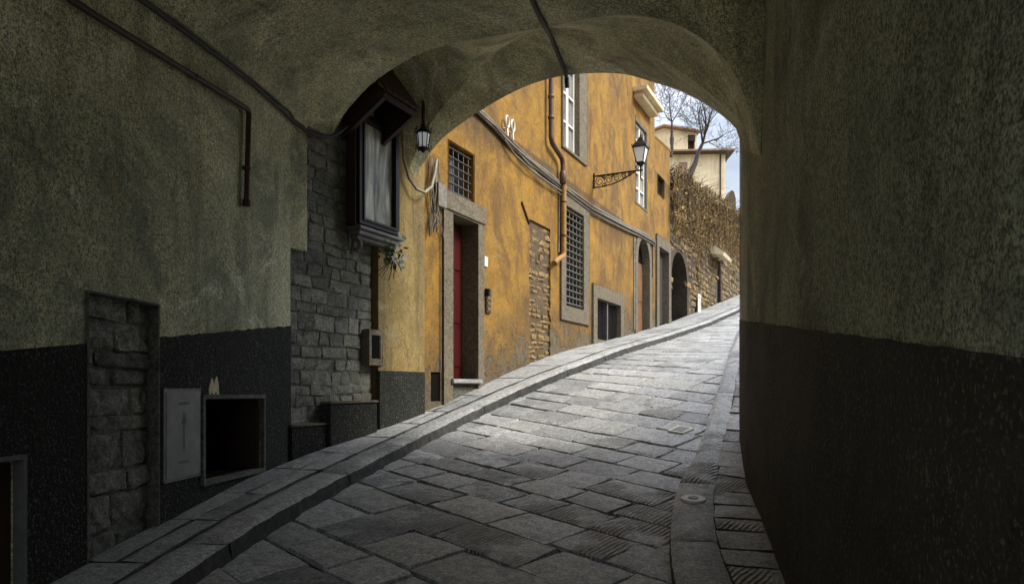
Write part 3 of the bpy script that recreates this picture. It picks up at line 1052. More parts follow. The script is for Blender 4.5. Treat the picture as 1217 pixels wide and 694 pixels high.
def pane(parent, r, o_, mat='glass', name='pane'):
    mb = MB(); mb.wall(FW, rc(r[0] - .02, r[1] + .02, r[2] - .02, r[3] + .02), [], o=o_); return mb.build(name, M[mat], parent)


# barred window over the door
w1 = stone_ring(hs, 'window', gw, .015, .015, .015, .02, of=.006, back=-.155, mat='ochre'); tag(w1, 'small barred window directly above the door lintel')
grille(w1, gw, 5, 6, -.05, .0085); pane(w1, gw, -.155)
# red door
dz0 = dr[2]
mb = MB()
L_ = FW.q(525); Rr = FW.q(573); ztop = FW.qz(530, 228)[1]; gz = -.9
mb.wall(FW, [(L_, gz), (dr[0], gz), (dr[0], dr[3]), (dr[1], dr[3]), (dr[1], gz), (Rr, gz), (Rr, dr[3] + .01), (Rr, ztop), (L_, ztop)], [], o=.035, back=0)
for qq in (dr[0] + .003, dr[1] - .003): mb.face([FW.P(qq, .035, gz), FW.P(qq, .035, dr[3]), FW.P(qq, -.24, dr[3]), FW.P(qq, -.24, gz)])
mb.face([FW.P(dr[0], .035, dr[3] - .003), FW.P(dr[1], .035, dr[3] - .003), FW.P(dr[1], -.24, dr[3] - .003), FW.P(dr[0], -.24, dr[3] - .003)])
ds = mb.build('door_surround', M['serena'], hs)
# lintel blocks proud of the jambs
mb = MB(); mb.fbox(FW, L_ - .03, Rr + .03, .03, .055, dr[3] + .02, ztop + .005); mb.build('lintel', M['serena'], ds, bevel=.008)
mb = MB(); mb.fbox(FW, dr[0] - .06, dr[1] + .06, -.24, .075, dr[2] - .06, dr[2]); mb.build('doorstep', M['pave'], ds, bevel=.01)
mb = MB(); mb.fbox(FW, dr[0], dr[1], -.24, .0, dr[2] - .9, dr[2] - .06); mb.build('riser', M['rustic'], ds)
mb = MB()
mb.fbox(FW, dr[0] - .01, dr[1] + .01, -.26, -.225, dr[2], dr[3])
dwid = dr[1] - dr[0]
for k in range(2):
    for (za, zb_) in ((.08, .32), (.36, .66), (.70, .95)):
        x0 = dr[0] + dwid * (.07 + .47 * k); x1 = x0 + dwid * .39; H = dr[3] - dr[2]
        mb.fbox(FW, x0, x1, -.225, -.212, dr[2] + H * za, dr[2] + H * zb_)
rdoor = mb.build('door', M['reddoor'], hs, bevel=.005); tag(rdoor, 'deep red panelled door')
mb = MB(); p = FW.P((dr[0] + dr[1]) / 2 - .05, -.2, dr[2] + .95); mb.tube([p, p + NF * .05], [.012, .012], 10); mb.lathe(p + NF * .05 - V((0, 0, .02)), [(.004, 0), (.02, .01), (.02, .03), (.004, .04)], 10)
mb.build('knob', M['ochrepipe'], rdoor, smooth=60)
# dark vent beside it
o = pane(hs, vt_, -.025, 'void', 'vent'); tag(o, 'black vent hole left of the door')

# tall barred window
tsur = stone_ring(hs, 'window', tw, tw[0] - FW.q(665), FW.q(699) - tw[1], FW.qz(692, 246)[1] - tw[3], .26, of=.035, back=-.2)
tag(tsur, 'tall barred ground floor window in a grey stone surround')
grille(tsur, tw, 5, 15, -.02, .015); pane(tsur, tw, -.19)
# cellar window
bsur = stone_ring(hs, 'window', bw, bw[0] - FW.q(703), FW.q(740) - bw[1], .26, .10, of=.04, back=-.15)
tag(bsur, 'low wide cellar window with dark mesh in pale stone')
pane(bsur, bw, -.14, 'void'); mb = MB(); mq = bw[0] + (bw[1] - bw[0]) * .52
mb.fbox(FW, mq - .03, mq + .03, -.1, -.02, bw[2], bw[3]); mb.build('mullion', M['iron_grey'], bsur)
mb = MB()
for k in range(26):
    z = bw[2] + (bw[3] - bw[2]) * (k + .5) / 26; mb.tube([FW.P(bw[0], -.06, z), FW.P(bw[1], -.06, z)], .005, 4)
mb.build('grille', M['iron'], bsur)
# arched doorway
outer_arch = [(ad0 - .2, adz), (ad1 + .2, adz)] + [((ad0 + ad1) / 2 + (ar + .2) * math.cos(math.pi * k / 12), adt + (ar + .2) * math.sin(math.pi * k / 12)) for k in range(13)]
inner_arch = [(ad0 + .003, adz + .002), (ad1 - .003, adz + .002)] + [((ad0 + ad1) / 2 + (ar - .003) * math.cos(math.pi * k / 12), adt + (ar - .003) * math.sin(math.pi * k / 12)) for k in range(13)]
mb = MB(); mb.ring(FW, outer_arch, inner_arch, .03, -.165, 0)
asur = mb.build('door_surround', M['serena'], hs); tag(asur, 'round headed stone doorway')
mb = MB(); mb.fbox(FW, ad0 - .02, ad1 + .02, -.21, -.16, adz, adt)
for k in range(2):
    for (za, zb_) in ((.06, .45), (.5, .95)):
        x0 = ad0 + (ad1 - ad0) * (.06 + .46 * k); mb.fbox(FW, x0, x0 + (ad1 - ad0) * .4, -.16, -.145, adz + (adt - adz) * za, adz + (adt - adz) * zb_)
adoor = mb.build('door', M['wood'], hs, bevel=.006); tag(adoor, 'brown wooden door below a round fanlight')
mb = MB(); mb.wall(FW, rc(ad0 - .02, ad1 + .02, adt, adt + ar + .05), [], o=-.16); mb.build('fanlight', M['void'], asur)
mb = MB(); mb.fbox(FW, ad0 - .1, ad1 + .1, -.3, .14, adz - .3, adz + .12); mb.build('doorstep', M['pave'], asur, bevel=.01)
# upper windows
def sash(parent, r, o_=-.07, rows_=3):
    q0, q1, z0, z1 = r; mb = MB(); fw = .055
    mb.ring(FW, rc(q0, q1, z0, z1), rc(q0 + fw, q1 - fw, z0 + fw, z1 - fw), o_, o_ - .04, o_ - .03)
    mq = (q0 + q1) / 2
    mb.fbox(FW, mq - .045, mq + .045, o_ - .03, o_ + .012, z0 + fw, z1 - fw)
    for k in range(1, rows_ + 1):
        z = z0 + (z1 - z0) * k / (rows_ + 1)
        mb.fbox(FW, q0 + fw, mq - .045, o_ - .03, o_ + .006, z - .015, z + .015); mb.fbox(FW, mq + .045, q1 - fw, o_ - .03, o_ + .006, z - .015, z + .015)
    return mb.build('sash', M['white'], parent)
us = stone_ring(hs, 'window', uw, .05, FW.q(696) - uw[1], .2, .05, of=.03, back=-.12); tag(us, 'tall white framed upper window beside the drainpipe')
sash(us, uw); pane(us, uw, -.105, 'glass_pale')
us2 = stone_ring(hs, 'window', u2, .02, .1, .1, .04, of=.012, back=-.14); tag(us2, 'white framed upper window behind the street lamp')
sash(us2, u2, -.05, 4); pane(us2, u2, -.09, 'glass_pale')
mb = MB(); cq0, cz0_ = FW.qz(752, 112, .0); cq1 = FW.q(773)
mb.fbox(FW, cq0, cq1, .0, .34, cz0_ + .06, cz0_ + .17); mb.fbox(FW, cq0 + .08, cq1 - .08, 0, .22, cz0_ - .06, cz0_ + .06); mb.build('cornice', M['cream'], us2, bevel=.012)

# bare brick patch
st = Stones(); z = bz0 - .05
fb = lambda q, z, h: FW.P(q, -.020 + h, z)
row = 0
while z < bz1:
    h = random.choice([.07, .075, .085, .12]); q = b0 - .12 + random.uniform(-.06, .06); e_ = b1 + .1
    while q < e_:
        w = random.uniform(.18, .30)
        if random.random() > .08:
            st.slab(fb, q, min(q + w, e_), z, z + h, gap=.014, edge=.012, depth=.03, res=.04, rough=.02, tilt=.016, warp=.008, round_=.6, ns=9)
        q += w
    z += h; row += 1
o = st.build('brick_patch', M['brick'], hs, smooth=40); tag(o, 'column of bare weathered brick where plaster has fallen')
mb = MB(); mb.wall(FW, rc(b0 - .15, b1 + .15, bz0 - .1, bz1 + .1), [], o=-.034); mb.build('mortar', M['mortar'], o)

# drainpipe
def bend(pts, r, n=5):
    pts = [V(p) for p in pts]; out = [pts[0]]
    for a_, b_, c_ in zip(pts, pts[1:], pts[2:]):
        d1_ = (a_ - b_).normalized(); d2_ = (c_ - b_).normalized()
        for k in range(n + 1):
            t_ = k / n; p1 = b_ + d1_ * r * (1 - t_); p2 = b_ + d2_ * r * t_; out.append(p1.lerp(p2, t_))
    out.append(pts[-1]); return out


def fp(u, v, o_=.09):
    q, z = FW.qz(u, v, o_); return FW.P(q, o_, z)


pu = fp(655, 168); pt = V(pu); pt.z = 9.4
mb = MB(); mb.tube(bend([pt, pu, fp(669, 190), fp(669, 216)], .1), .043, 12)
for v_ in (115, 140): mb.lathe(fp(655, v_) - V((0, 0, .03)), [(.046, 0), (.054, .01), (.054, .05), (.046, .06)], 12)
mb.lathe(fp(669, 212) - V((0, 0, .1)), [(.046, 0), (.058, .01), (.058, .2), (.046, .22)], 12)
o = mb.build('drainpipe', M['brownpipe'], hs, smooth=50); tag(o, 'dark brown upper drainpipe with an offset bend')
mb = MB(); mb.tube(bend([fp(670, 218, .09), fp(670, 304, .09), fp(662, 309, .09), fp(659, 313, .09)], .06), .046, 12)
lo = mb.build('lower_pipe', M['ochrepipe'], o, smooth=50); tag(lo, 'lower drainpipe painted ochre, kicked out at its foot')
for v_ in (240, 280):
    mb = MB(); mb.lathe(fp(670, v_) - V((0, 0, .02)), [(.048, 0), (.055, .008), (.055, .035), (.048, .042)], 12); mb.build('clip', M['brownpipe'], o, smooth=50)
# thin conduit left of it, plaques, intercom
mb = MB(); mb.tube([fp(665, 216, .02), fp(664, 300, .02)], .015, 6); mb.build('conduit', M['palecable'], hs)
qn, zn_ = FW.qz(576.5, 311)
mb = MB(); mb.fbox(FW, qn - .055, qn + .055, .0, .02, zn_ - .075, zn_ + .075); mb.build('plaque', M['white'], hs, bevel=.015)
qi, zi = FW.qz(579, 358)
mb = MB(); mb.fbox(FW, qi - .075, qi + .075, 0, .03, zi - .17, zi + .17); o = mb.build('intercom', M['brownpipe'], hs, bevel=.008); tag(o, 'rusty letter box with pale slots beside the red door')
mb = MB()
for k in range(4): mb.fbox(FW, qi - .045, qi + .045, .03, .038, zi - .13 + k * .075, zi - .09 + k * .075)
mb.build('button', M['serena'], o)
mb = MB(); q_, z_ = FW.qz(574.5, 348); mb.fbox(FW, q_ - .03, q_ + .02, 0, .1, z_ - .05, z_ + .05); mb.build('bracket', M['iron'], o)
# old iron hook and diagonal bar
mb = MB(); mb.tube([fp(620, 240, .012), fp(629, 266, .012)], .018, 6); mb.build('wall_tie', M['rust'], hs)
# vertical conduit near arched door
mb = MB(); mb.tube([fp(754, 282, .02), fp(754, 392, .02)], .02, 6); mb.build('conduit', M['palecable'], hs)
mb = MB(); mb.tube([fp(776, 290, .02), fp(776, 330, .02)], .018, 6); mb.build('conduit', M['greycable'], hs)

# ------------------------------------------------------------------ low ochre wing
az = FW.qz(779, 164)[1]; az2 = FW.qz(795.5, 178)[1]
an = thing('low_house', FW.P(q778, 0, 1.4), 'low ochre house wing with one small dark window and grey doorway', 'house')
sw = (FW.q(782), FW.q(789.5), FW.qz(782, 229)[1], FW.qz(782, 207)[1])
rdr = (FW.q(782.5), FW.q(794), FW.qz(786, 392)[1], FW.qz(783, 293)[1])
mb = MB(); mb.wall(FW, [(q778 + .002, zb), (q797, zb), (q797, az2), (q778 + .002, az)], [(rc(*sw), .09), (rc(*rdr), .16)], o=-.012)
mb.face([FW.P(q797, -.012, zb), FW.P(q797, -6, zb), FW.P(q797, -6, az2), FW.P(q797, -.012, az2)])
mb.build('wall', M['ochre'], an)
mb = MB(); mb.hexa([FW.P(q778, .0, az), FW.P(q797 + .1, .0, az2), FW.P(q797 + .1, -6, az2), FW.P(q778, -6, az), FW.P(q778, .0, az + .06), FW.P(q797 + .1, .0, az2 + .06), FW.P(q797 + .1, -6, az2 + .06), FW.P(q778, -6, az + .06)]); mb.build('coping', M['ochre'], an)
w = stone_ring(an, 'window', sw, .01, .01, .01, .01, of=.004, back=-.07, mat='ochre'); pane(w, sw, -.075, 'void')
dsur = stone_ring(an, 'door_surround', rdr, rdr[0] - FW.q(779.5), FW.q(796.3) - rdr[1], .28, .3, of=.03, back=-.155)
mb = MB(); mb.fbox(FW, rdr[0] - .01, rdr[1] + .01, -.21, -.15, rdr[2] - .2, rdr[3] + .01); mb.fbox(FW, rdr[0] + .1, rdr[1] - .1, -.15, -.135, rdr[2] + .2, rdr[3] - .2)
mb.build('door', M['darkwood'], an, bevel=.006)
mb = MB(); mb.fbox(FW, rdr[0] - .1, rdr[1] + .1, -.3, .3, rdr[2] - .35, rdr[2] + .02); mb.build('doorstep', M['pave'], dsur, bevel=.012)

# ------------------------------------------------------------------ rubble retaining wall
q880 = 46.0
gwl = thing('stone_wall', FW.P(q797, 0, 1.6), 'high rubble stone retaining wall with a dark arched recess, overgrown along its top', 'wall')
ga = (FW.q(799.5), FW.q(818)); gz0 = FW.qz(810, 388)[1] - .2; gzt = FW.qz(809, 300)[1] - (ga[1] - ga[0]) / 2 * .8
gr = (ga[1] - ga[0]) / 2
gpoly = [(ga[0], gz0), (ga[1], gz0)] + [((ga[0] + ga[1]) / 2 + gr * math.cos(math.pi * k / 12), gzt + .8 * gr * math.sin(math.pi * k / 12)) for k in range(13)]
dd = (FW.q(853.5), FW.q(857.5), FW.qz(854, 360)[1], FW.qz(854, 306)[1])
wz0 = FW.qz(800, 211)[1]; wz1 = FW.qz(868, 253)[1]; wq1 = FW.q(868)
wt = lambda q: wz0 + (q - q797) * (wz1 - wz0) / (wq1 - q797)
mb = MB(); mb.wall(FW, [(q797 + .002, zb), (q880, zb), (q880, wt(q880)), (q797 + .002, wt(q797))], [(gpoly, .9), (rc(*dd), .4)], o=-.03, back=-.6)
wl = mb.build('masonry_core', M['earth'], gwl)
st = Stones(); z = 1.0
fg = lambda q, z, h: FW.P(q, h + .0, z)


def in_hole(q0, q1, z0, z1):
    for qq in (q0 + .05, (q0 + q1) / 2, q1 - .05):
        for zz in (z0 + .03, z1 - .03):
            if ga[0] < qq < ga[1] and zz < gzt + .8 * gr * math.sqrt(max(0, 1 - ((qq - (ga[0] + ga[1]) / 2) / gr) ** 2)): return True
            if dd[0] < qq < dd[1] and zz < dd[3]: return True
    return False


while z < 10.5:
    h = random.uniform(.12, .26); q = q797 + .01
    while q < q880:
        w = random.uniform(.2, .55) * (1 if q < 22 else 1.6)
        gl = prof(q)
        if z > gl - .3 and z + h * .5 < wt(q) and not in_hole(q, q + w, z, z + h):
            st.slab(fg, q, q + w, z + random.uniform(-.02, .02), z + h, gap=.02, edge=.025, depth=.05, res=.14, rough=.03, tilt=.03, warp=.025, round_=1.0, ns=4)
        q += w
    z += h
st.build('stone_facing', M['rubble'], gwl, smooth=40)
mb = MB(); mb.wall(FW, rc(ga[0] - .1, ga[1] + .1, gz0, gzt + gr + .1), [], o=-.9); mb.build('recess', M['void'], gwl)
mb = MB(); mb.wall(FW, rc(dd[0] - .1, dd[1] + .1, dd[2], dd[3] + .1), [], o=-.38); o = mb.build('door', M['darkwood'], gwl)
kq0, kz = FW.qz(852, 300, .25); kq1 = FW.q(862, .25)
mb = MB(); mb.hexa([FW.P(kq0, 0, kz), FW.P(kq1, 0, kz), FW.P(kq1, .45, kz - .1), FW.P(kq0, .45, kz - .1), FW.P(kq0, 0, kz + .35), FW.P(kq1, 0, kz + .35), FW.P(kq1, .5, kz), FW.P(kq0, .5, kz)])
mb.build('door_canopy', M['cream'], gwl)

# notice on the wall foot
sq, sz = FW.qz(830.5, 366, .06)
sg = thing('notice_panel', FW.P(sq, .05, sz - .35), 'small white upright panel with a dark mark at the foot of the rubble wall', 'sign')
mb = MB(); sz += .14; mb.fbox(FW, sq - .2, sq + .2, .06, .09, sz - .42, sz + .30); mb.build('board', M['white'], sg, bevel=.006)
mb = MB(); mb.fbox(FW, sq - .03, sq + .07, .09, .096, sz - .2, sz + .12); mb.fbox(FW, sq - .11, sq + .11, .09, .095, sz + .17, sz + .22); mb.build('mark', M['greycable'], sg)

# dry creeper
cr = random.Random(5); mb = MB(); leafmb = MB()
tw_mat = M['twig']
for k in range(1500):
    q = q797 + .2 + (30 - q797) * cr.random() ** 1.25
    z0 = wt(q) + cr.uniform(-.9, .2)
    L = cr.uniform(.5, 1.3) if cr.random() < .55 else cr.uniform(1.2, 2.8)
    if q > 19: L *= .8
    if q < ga[1] + .4: L = min(L, z0 - (gzt + .8 * gr) - .1)
    o0 = cr.uniform(.0, .15)
    pts = [FW.P(q, o0 - .25, z0)]; ang = cr.uniform(-.5, .5); qq, oo, zz = q, o0, z0 + cr.uniform(.05, .3)
    n = 6
    for i in range(n):
        zz -= L / n * (0.35 if i == 0 else 1); qq += cr.uniform(-.16, .16) + ang * L / n * .5; oo = o0 * .5 + .05 + .08 * math.sin(math.pi * i / n) + cr.uniform(-.03, .03)
        pts.append(FW.P(qq, oo, zz))
        if cr.random() < .7:
            s_ = cr.uniform(.025, .075); c = pts[-1]; d1_ = V((cr.uniform(-1, 1), cr.uniform(-1, 1), cr.uniform(-1, 1))) * s_; d2_ = V((cr.uniform(-1, 1), cr.uniform(-1, 1), cr.uniform(-1, 1))) * s_
            leafmb.face([c, c + d1_, c + d1_ + d2_, c + d2_], 1 if cr.random() < .08 else 0)
    mb.tube(pts, [.009 * (1 - .7 * i / n) for i in range(n + 1)], 3, caps=False, mi=cr.choice([0, 0, 1, 1]))
for k in range(200):                              # tangle standing up over the coping
    q = q797 + .1 + (30 - q797) * cr.random() ** 1.2; p = FW.P(q, cr.uniform(-.5, .3), wt(q) - .1)
    pts = [p]; d = V((cr.uniform(-1, 1), cr.uniform(-.6, .6), cr.uniform(.1, .7))).normalized()
    for i in range(4):
        d = (d + V((cr.uniform(-.4, .4), cr.uniform(-.4, .4), cr.uniform(-.5, .1)))).normalized(); pts.append(pts[-1] + d * cr.uniform(.1, .28))
    mb.tube(pts, [.013, .011, .009, .006, .004], 3, caps=False, mi=cr.choice([0, 1]))
cp = thing('creeper', FW.P(q797 + 2, .1, wt(q797) - .2), 'dry orange brown creeper tumbling over the top of the rubble wall', 'creeper')
mb.build('stems', [M['twig'], M['twig_dark']], cp); leafmb.build('foliage', [M['twig2'], M['oldleaf']], cp)

# hill behind the wall
mb = MB(); rows = []
for i in range(24):
    q = q797 + .3 + i * 5
    rows.append([FW.P(q, -o_, wt(min(q, 46)) - .25 + o_ * .16 + max(0, q - 46) * .1) for o_ in (.4, 3, 8, 16, 30, 60, 110)])
o = mb.loft(rows).build('hill', M['soil'], smooth=80); tag(o, 'brown garden slope above the retaining wall', 'hill', kind='structure')

# ------------------------------------------------------------------ bare trees
def bare_tree(name, base, lean, h, label, seed, trunk_r, spread, levels=5, mains=4):
    rg = random.Random(seed); root = thing(name, base, label, 'tree', 'bare trees above the wall')
    tm, cm = MB(), MB()

    def rv(s): return V((rg.uniform(-s, s), rg.uniform(-s, s), rg.uniform(-s, s)))

    def limb(p, d, L, r, lev):
        pts = [p]; rs = [r]; n = 4; starts = []
        for i in range(n):
            d = (d + rv(.22) + V((0, 0, .07 if lev > 1 else .02))).normalized(); p = p + d * L / n
            pts.append(p); rs.append(r * (1 - .55 * (i + 1) / n)); starts.append((p, d, rs[-1]))
        (tm if lev == 0 else cm).tube(pts, rs, 7 if lev < 2 else (4 if lev < 3 else 3), caps=lev < 2)
        if lev < levels:
            for k in range(mains if lev == 0 else rg.choice([3, 4, 4])):
                sp, sd, sr = starts[-1] if (k == 0 or lev == 0) else starts[rg.randint(0 if lev else 1, n - 1)]
                side = rv(1); side = (side - sd * side.dot(sd)).normalized()
                nd = (sd * (1 if k == 0 else .55) + side * spread * rg.uniform(.5, 1.1)).normalized()
                limb(sp, nd, L * rg.uniform(.6, .86), max(.006, sr * (.85 if k == 0 else .62)), lev + 1)
    limb(V(base), V(lean).normalized(), h, trunk_r, 0)
    tr = tm.build('trunk', M['bark'], root, smooth=60); cm.build('crown', M['bark'], root, smooth=60)
    return root


def at(u, v, y): return ray(u, v) * y


bare_tree('bare_tree', at(816, 216, 26), (.65, 0, 1), 1.5, 'leaning bare tree with a thick trunk in front of the cream villa', 11, .13, .8, 5, 6)
bare_tree('bare_tree', at(797, 186, 27), (.05, 0, 1), 1.35, 'thinner upright bare tree rising beside the ochre wing', 23, .075, .75, 5, 4)

# ------------------------------------------------------------------ cream villa up the hill
YV = 75.0
vl = thing('villa', at(830, 245, YV), 'cream hillside villa with dark eaves and a faded pink shutter', 'house')
vx = lambda u: (u - CU) / FPX * YV
vz = lambda v: (CV - v) / FPX * YV
VF = Frame((0, YV), (1, 0))
mb = MB()
sh = (vx(807), vx(817), vz(207), vz(193))
mb.wall(VF, rc(vx(770), vx(862), vz(262), vz(182)), [(rc(*sh), .15)])
mb.hexa([V((vx(862), YV, vz(262))), V((vx(862) + .01, YV, vz(262))), V((vx(862) + 1.8, YV + 10, vz(262))), V((vx(862) + 1.7, YV + 10, vz(262))),
         V((vx(862), YV, vz(182))), V((vx(862) + .01, YV, vz(182))), V((vx(862) + 1.8, YV + 10, vz(182))), V((vx(862) + 1.7, YV + 10, vz(182)))])
mb.build('wall', M['cream'], vl)
mb = MB(); e0, e1 = vx(772), vx(871)
mb.hexa([V((e0, YV - .8, vz(183))), V((e1, YV - .8, vz(181.5))), V((e1 + .6, YV + 10.5, vz(181.5))), V((e0, YV + 10.5, vz(183))),
         V((e0, YV - .8, vz(181))), V((e1, YV - .8, vz(179.5))), V((e1 - 1, YV + 6, vz(175))), V((e0, YV + 6, vz(174)))])
mb.build('roof', M['tile'], vl)
mb = MB(); mb.hexa([V((e0, YV - .7, vz(184.5))), V((e1 - .1, YV - .7, vz(183))), V((e1, YV + 10, vz(183))), V((e0, YV + 10, vz(184.5))), V((e0, YV - .7, vz(183.2))), V((e1 - .1, YV - .7, vz(181.7))), V((e1, YV + 10, vz(181.7))), V((e0, YV + 10, vz(183.2)))]); mb.build('eave', M['eave'], vl)
mb = MB(); mb.wall(VF, rc(sh[0] - .02, sh[1] + .02, sh[2] - .02, sh[3] + .02), [], o=-.12)
for k in range(10):
    z = sh[2] + (sh[3] - sh[2]) * k / 10; mb.fbox(VF, sh[0], sh[1], -.1, -.05, z, z + .06)
mb.build('shutter', M['shutter'], vl)
mb = MB(); mb.tube([V((vx(856), YV - .08, vz(262))), V((vx(856), YV - .08, vz(184)))], .09, 8); mb.build('drainpipe', M['eave'], vl)
YU = YV + 3
ux = lambda u: (u - CU) / FPX * YU
uz = lambda v: (CV - v) / FPX * YU
UF = Frame((0, YU), (1, 0))
lo_ = (ux(817.5), ux(826), uz(180), uz(161)); lw = (ux(796), ux(801), uz(172), uz(163))
mb = MB(); mb.wall(UF, [(ux(776), uz(186)), (ux(828), uz(186)), (ux(828), uz(158.5)), (ux(788), uz(152.5)), (ux(776), uz(157))], [(rc(*lo_), .5), (rc(*lw), .2)])
mb.face([V((ux(828), YU, uz(186))), V((ux(828) + 1, YU + 6, uz(186))), V((ux(828) + 1, YU + 6, uz(158.5))), V((ux(828), YU, uz(158.5)))])
up = mb.build('upper_storey', M['cream'], vl)
mb = MB(); mb.wall(UF, rc(lo_[0] - .1, lo_[1] + .1, lo_[2], lo_[3] + .1), [], o=-.5); mb.fbox(UF, lo_[0], lo_[1], -.3, .1, lo_[3] - .6, lo_[3]); mb.build('loggia', M['oxblood'], up)
mb = MB(); mb.wall(UF, rc(lw[0] - .05, lw[1] + .05, lw[2] - .05, lw[3] + .05), [], o=-.2); mb.build('window', M['glass'], up)
mb = MB()
for (ua, va, ub, vb) in ((773.5, 157.3, 788, 151.6), (788, 151.6, 831, 158.2)):
    mb.hexa([V((ux(ua), YU - .6, uz(va))), V((ux(ub), YU - .6, uz(vb))), V((ux(ub), YU + 6, uz(vb))), V((ux(ua), YU + 6, uz(va))),
             V((ux(ua), YU - .6, uz(va) + .16)), V((ux(ub), YU - .6, uz(vb) + .16)), V((ux(ub), YU + 6, uz(vb) + .16)), V((ux(ua), YU + 6, uz(va) + .16))])
mb.build('roof', M['tile'], up)
# stone stub beside the villa
cb = at(870, 250, 48); mb = MB()
cx0, cx1 = (866 - CU) / FPX * 48, (874.5 - CU) / FPX * 48
CF = Frame((0, 48), (1, 0))
cz_ = lambda v: (CV - v) / FPX * 48
mb = MB(); mb.wall(CF, [(cx0, cz_(275)), (cx1, cz_(275)), (cx1, cz_(236)), (cx1 - .12, cz_(228)), (cx0 + .2, cz_(226)), (cx0, cz_(233))], [], o=0, back=-1.2)
o = mb.build('wall_stub', M['rubble'], origin=cb); tag(o, 'broken grey stone wall end below the villa gable', 'wall')

# low garden wall on the other side of the street (unseen, built low to let the sun past)
mb = MB(); GF = Frame((q_far + front_dir * 1.0)[:2], DF[:2])
mb.hexa([GF.P(.0, 0, -2), GF.P(40, 0, 2), GF.P(40, .4, 2), GF.P(.0, .4, -2), GF.P(.0, 0, 1.6), GF.P(40, 0, 7.6), GF.P(40, .4, 7.6), GF.P(0, .4, 1.6)])
gwr = thing('garden_wall', GF.P(0, .2, -.6), 'ochre garden wall across the street from the ochre house, hidden past the pier', 'wall')
mb.build('wall', M['ochre'], gwr)

# ------------------------------------------------------------------ shrine
OS = .12
sr0, sr1 = FW.q(418, OS), FW.q(481, OS)
gl0, gl1 = FW.q(431, OS), FW.q(468, OS)
gzt_, gzb_ = FW.qz(449, 153, OS)[1], FW.qz(449, 266, OS)[1]
shr = thing('wall_shrine', FW.P((sr0 + sr1) / 2, .1, gzb_ - .3), 'dark wooden wall shrine with glazed picture under a sloping red hood', 'shrine')
mb = MB()
fo = [(gl0 - .115, gzb_ - .08), (gl1 + .115, gzb_ - .08), (gl1 + .115, gzt_ + .1), (gl0 - .115, gzt_ + .1)]
mb.ring(FW, fo, rc(gl0 - .02, gl1 + .02, gzb_ - .02, gzt_ + .02), OS - .01, OS - .06, .0)
mb.build('case', M['oxblood'], shr, bevel=.006)
mb = MB(); mb.ring(FW, rc(gl0 - .075, gl1 + .075, gzb_ - .06, gzt_ + .06), rc(gl0, gl1, gzb_, gzt_), OS + .022, OS - .03, OS - .01)
mb.ring(FW, rc(gl0 - .02, gl1 + .02, gzb_ - .02, gzt_ + .02), rc(gl0 + .004, gl1 - .004, gzb_ + .004, gzt_ - .004), OS + .034, OS - .03, OS + .02)
mb.build('frame', M['iron'], shr, bevel=.004)
mb = MB(); mb.wall(FW, rc(gl0 - .01, gl1 + .01, gzb_ - .01, gzt_ + .01), [], o=OS - .02); mb.build('picture', M['paint'], shr)
# shelf with moulding and side colonnettes
mb = MB()
mb.fbox(FW, gl0 - .10, gl1 + .12, 0, OS + .05, gzb_ - .12, gzb_ - .085)
mb.fbox(FW, gl0 - .08, gl1 + .10, 0, OS + .02, gzb_ - .17, gzb_ - .12)
mb.fbox(FW, gl0 - .06, gl1 + .08, 0, OS - .02, gzb_ - .21, gzb_ - .17); mb.build('shelf', M['iron_grey'], shr, bevel=.008)
for qq in (gl0 - .02, gl1 + .0):
    mb = MB()
    pr = []
    for k in range(13):
        t_ = math.pi * 1.5 * k / 12; pr.append(FW.P(qq, OS - .06 - .05 * math.cos(t_) * 1, gzb_ - .27 - .05 * math.sin(t_)))
    mb.tube(pr, .02, 7); mb.tube([FW.P(qq, .0, gzb_ - .36), FW.P(qq, OS - .1, gzb_ - .24), FW.P(qq, OS - .04, gzb_ - .2)], .025, 7)
    mb.build('bracket', M['iron_grey'], shr, smooth=60)
mb = MB()
for qq in (gl1 + .065,):
    c = FW.P(qq, OS - .0, gzb_ - .08); H = gzt_ - gzb_ + .1
    mb.lathe(c, [(.03, 0), (.03, .05), (.018, .07), (.022, H * .5), (.018, H - .07), (.03, H - .04), (.03, H)], 10)
mb.build('colonnette', M['iron_grey'], shr, smooth=50)
# hood: boarded underside rising to the wall
h0, h1 = gl0 - .2, FW.q(494, .5)
zf, zr = FW.qz(494, 135, .5)[1], FW.qz(476, 80, .0)[1]
mb = MB()
for k in range(6):
    a_ = h0 + (h1 - h0) * k / 6 + .004; b_ = h0 + (h1 - h0) * (k + 1) / 6 - .004
    mb.hexa([FW.P(a_, .0, zr), FW.P(b_, 0, zr), FW.P(b_, .56, zf), FW.P(a_, .56, zf), FW.P(a_, .0, zr + .03), FW.P(b_, 0, zr + .03), FW.P(b_, .56, zf + .03), FW.P(a_, .56, zf + .03)])
mb.fbox(FW, h0, h1, .50, .535, zf - .05, zf + .02)
mb.build('hood', M['oxblood'], shr)
mb = MB()
mb.tube([FW.P(h0 + .02, .3, zf + .14), FW.P(h1 - .02, .3, zf + .14)], .012, 6)
mb.build('hood_rail', M['serena'], shr)
for qq in (h0 + .03, h1 - .05):
    mb = MB()
    mb.hexa([FW.P(qq, 0, zf - .35), FW.P(qq + .05, 0, zf - .35), FW.P(qq + .05, .5, zf - .04), FW.P(qq, .5, zf - .04), FW.P(qq, 0, zf + .4), FW.P(qq + .05, 0, zf + .4), FW.P(qq + .05, .5, zf + .02), FW.P(qq, .5, zf + .02)])
    mb.build('hood_cheek', M['oxblood'], shr)

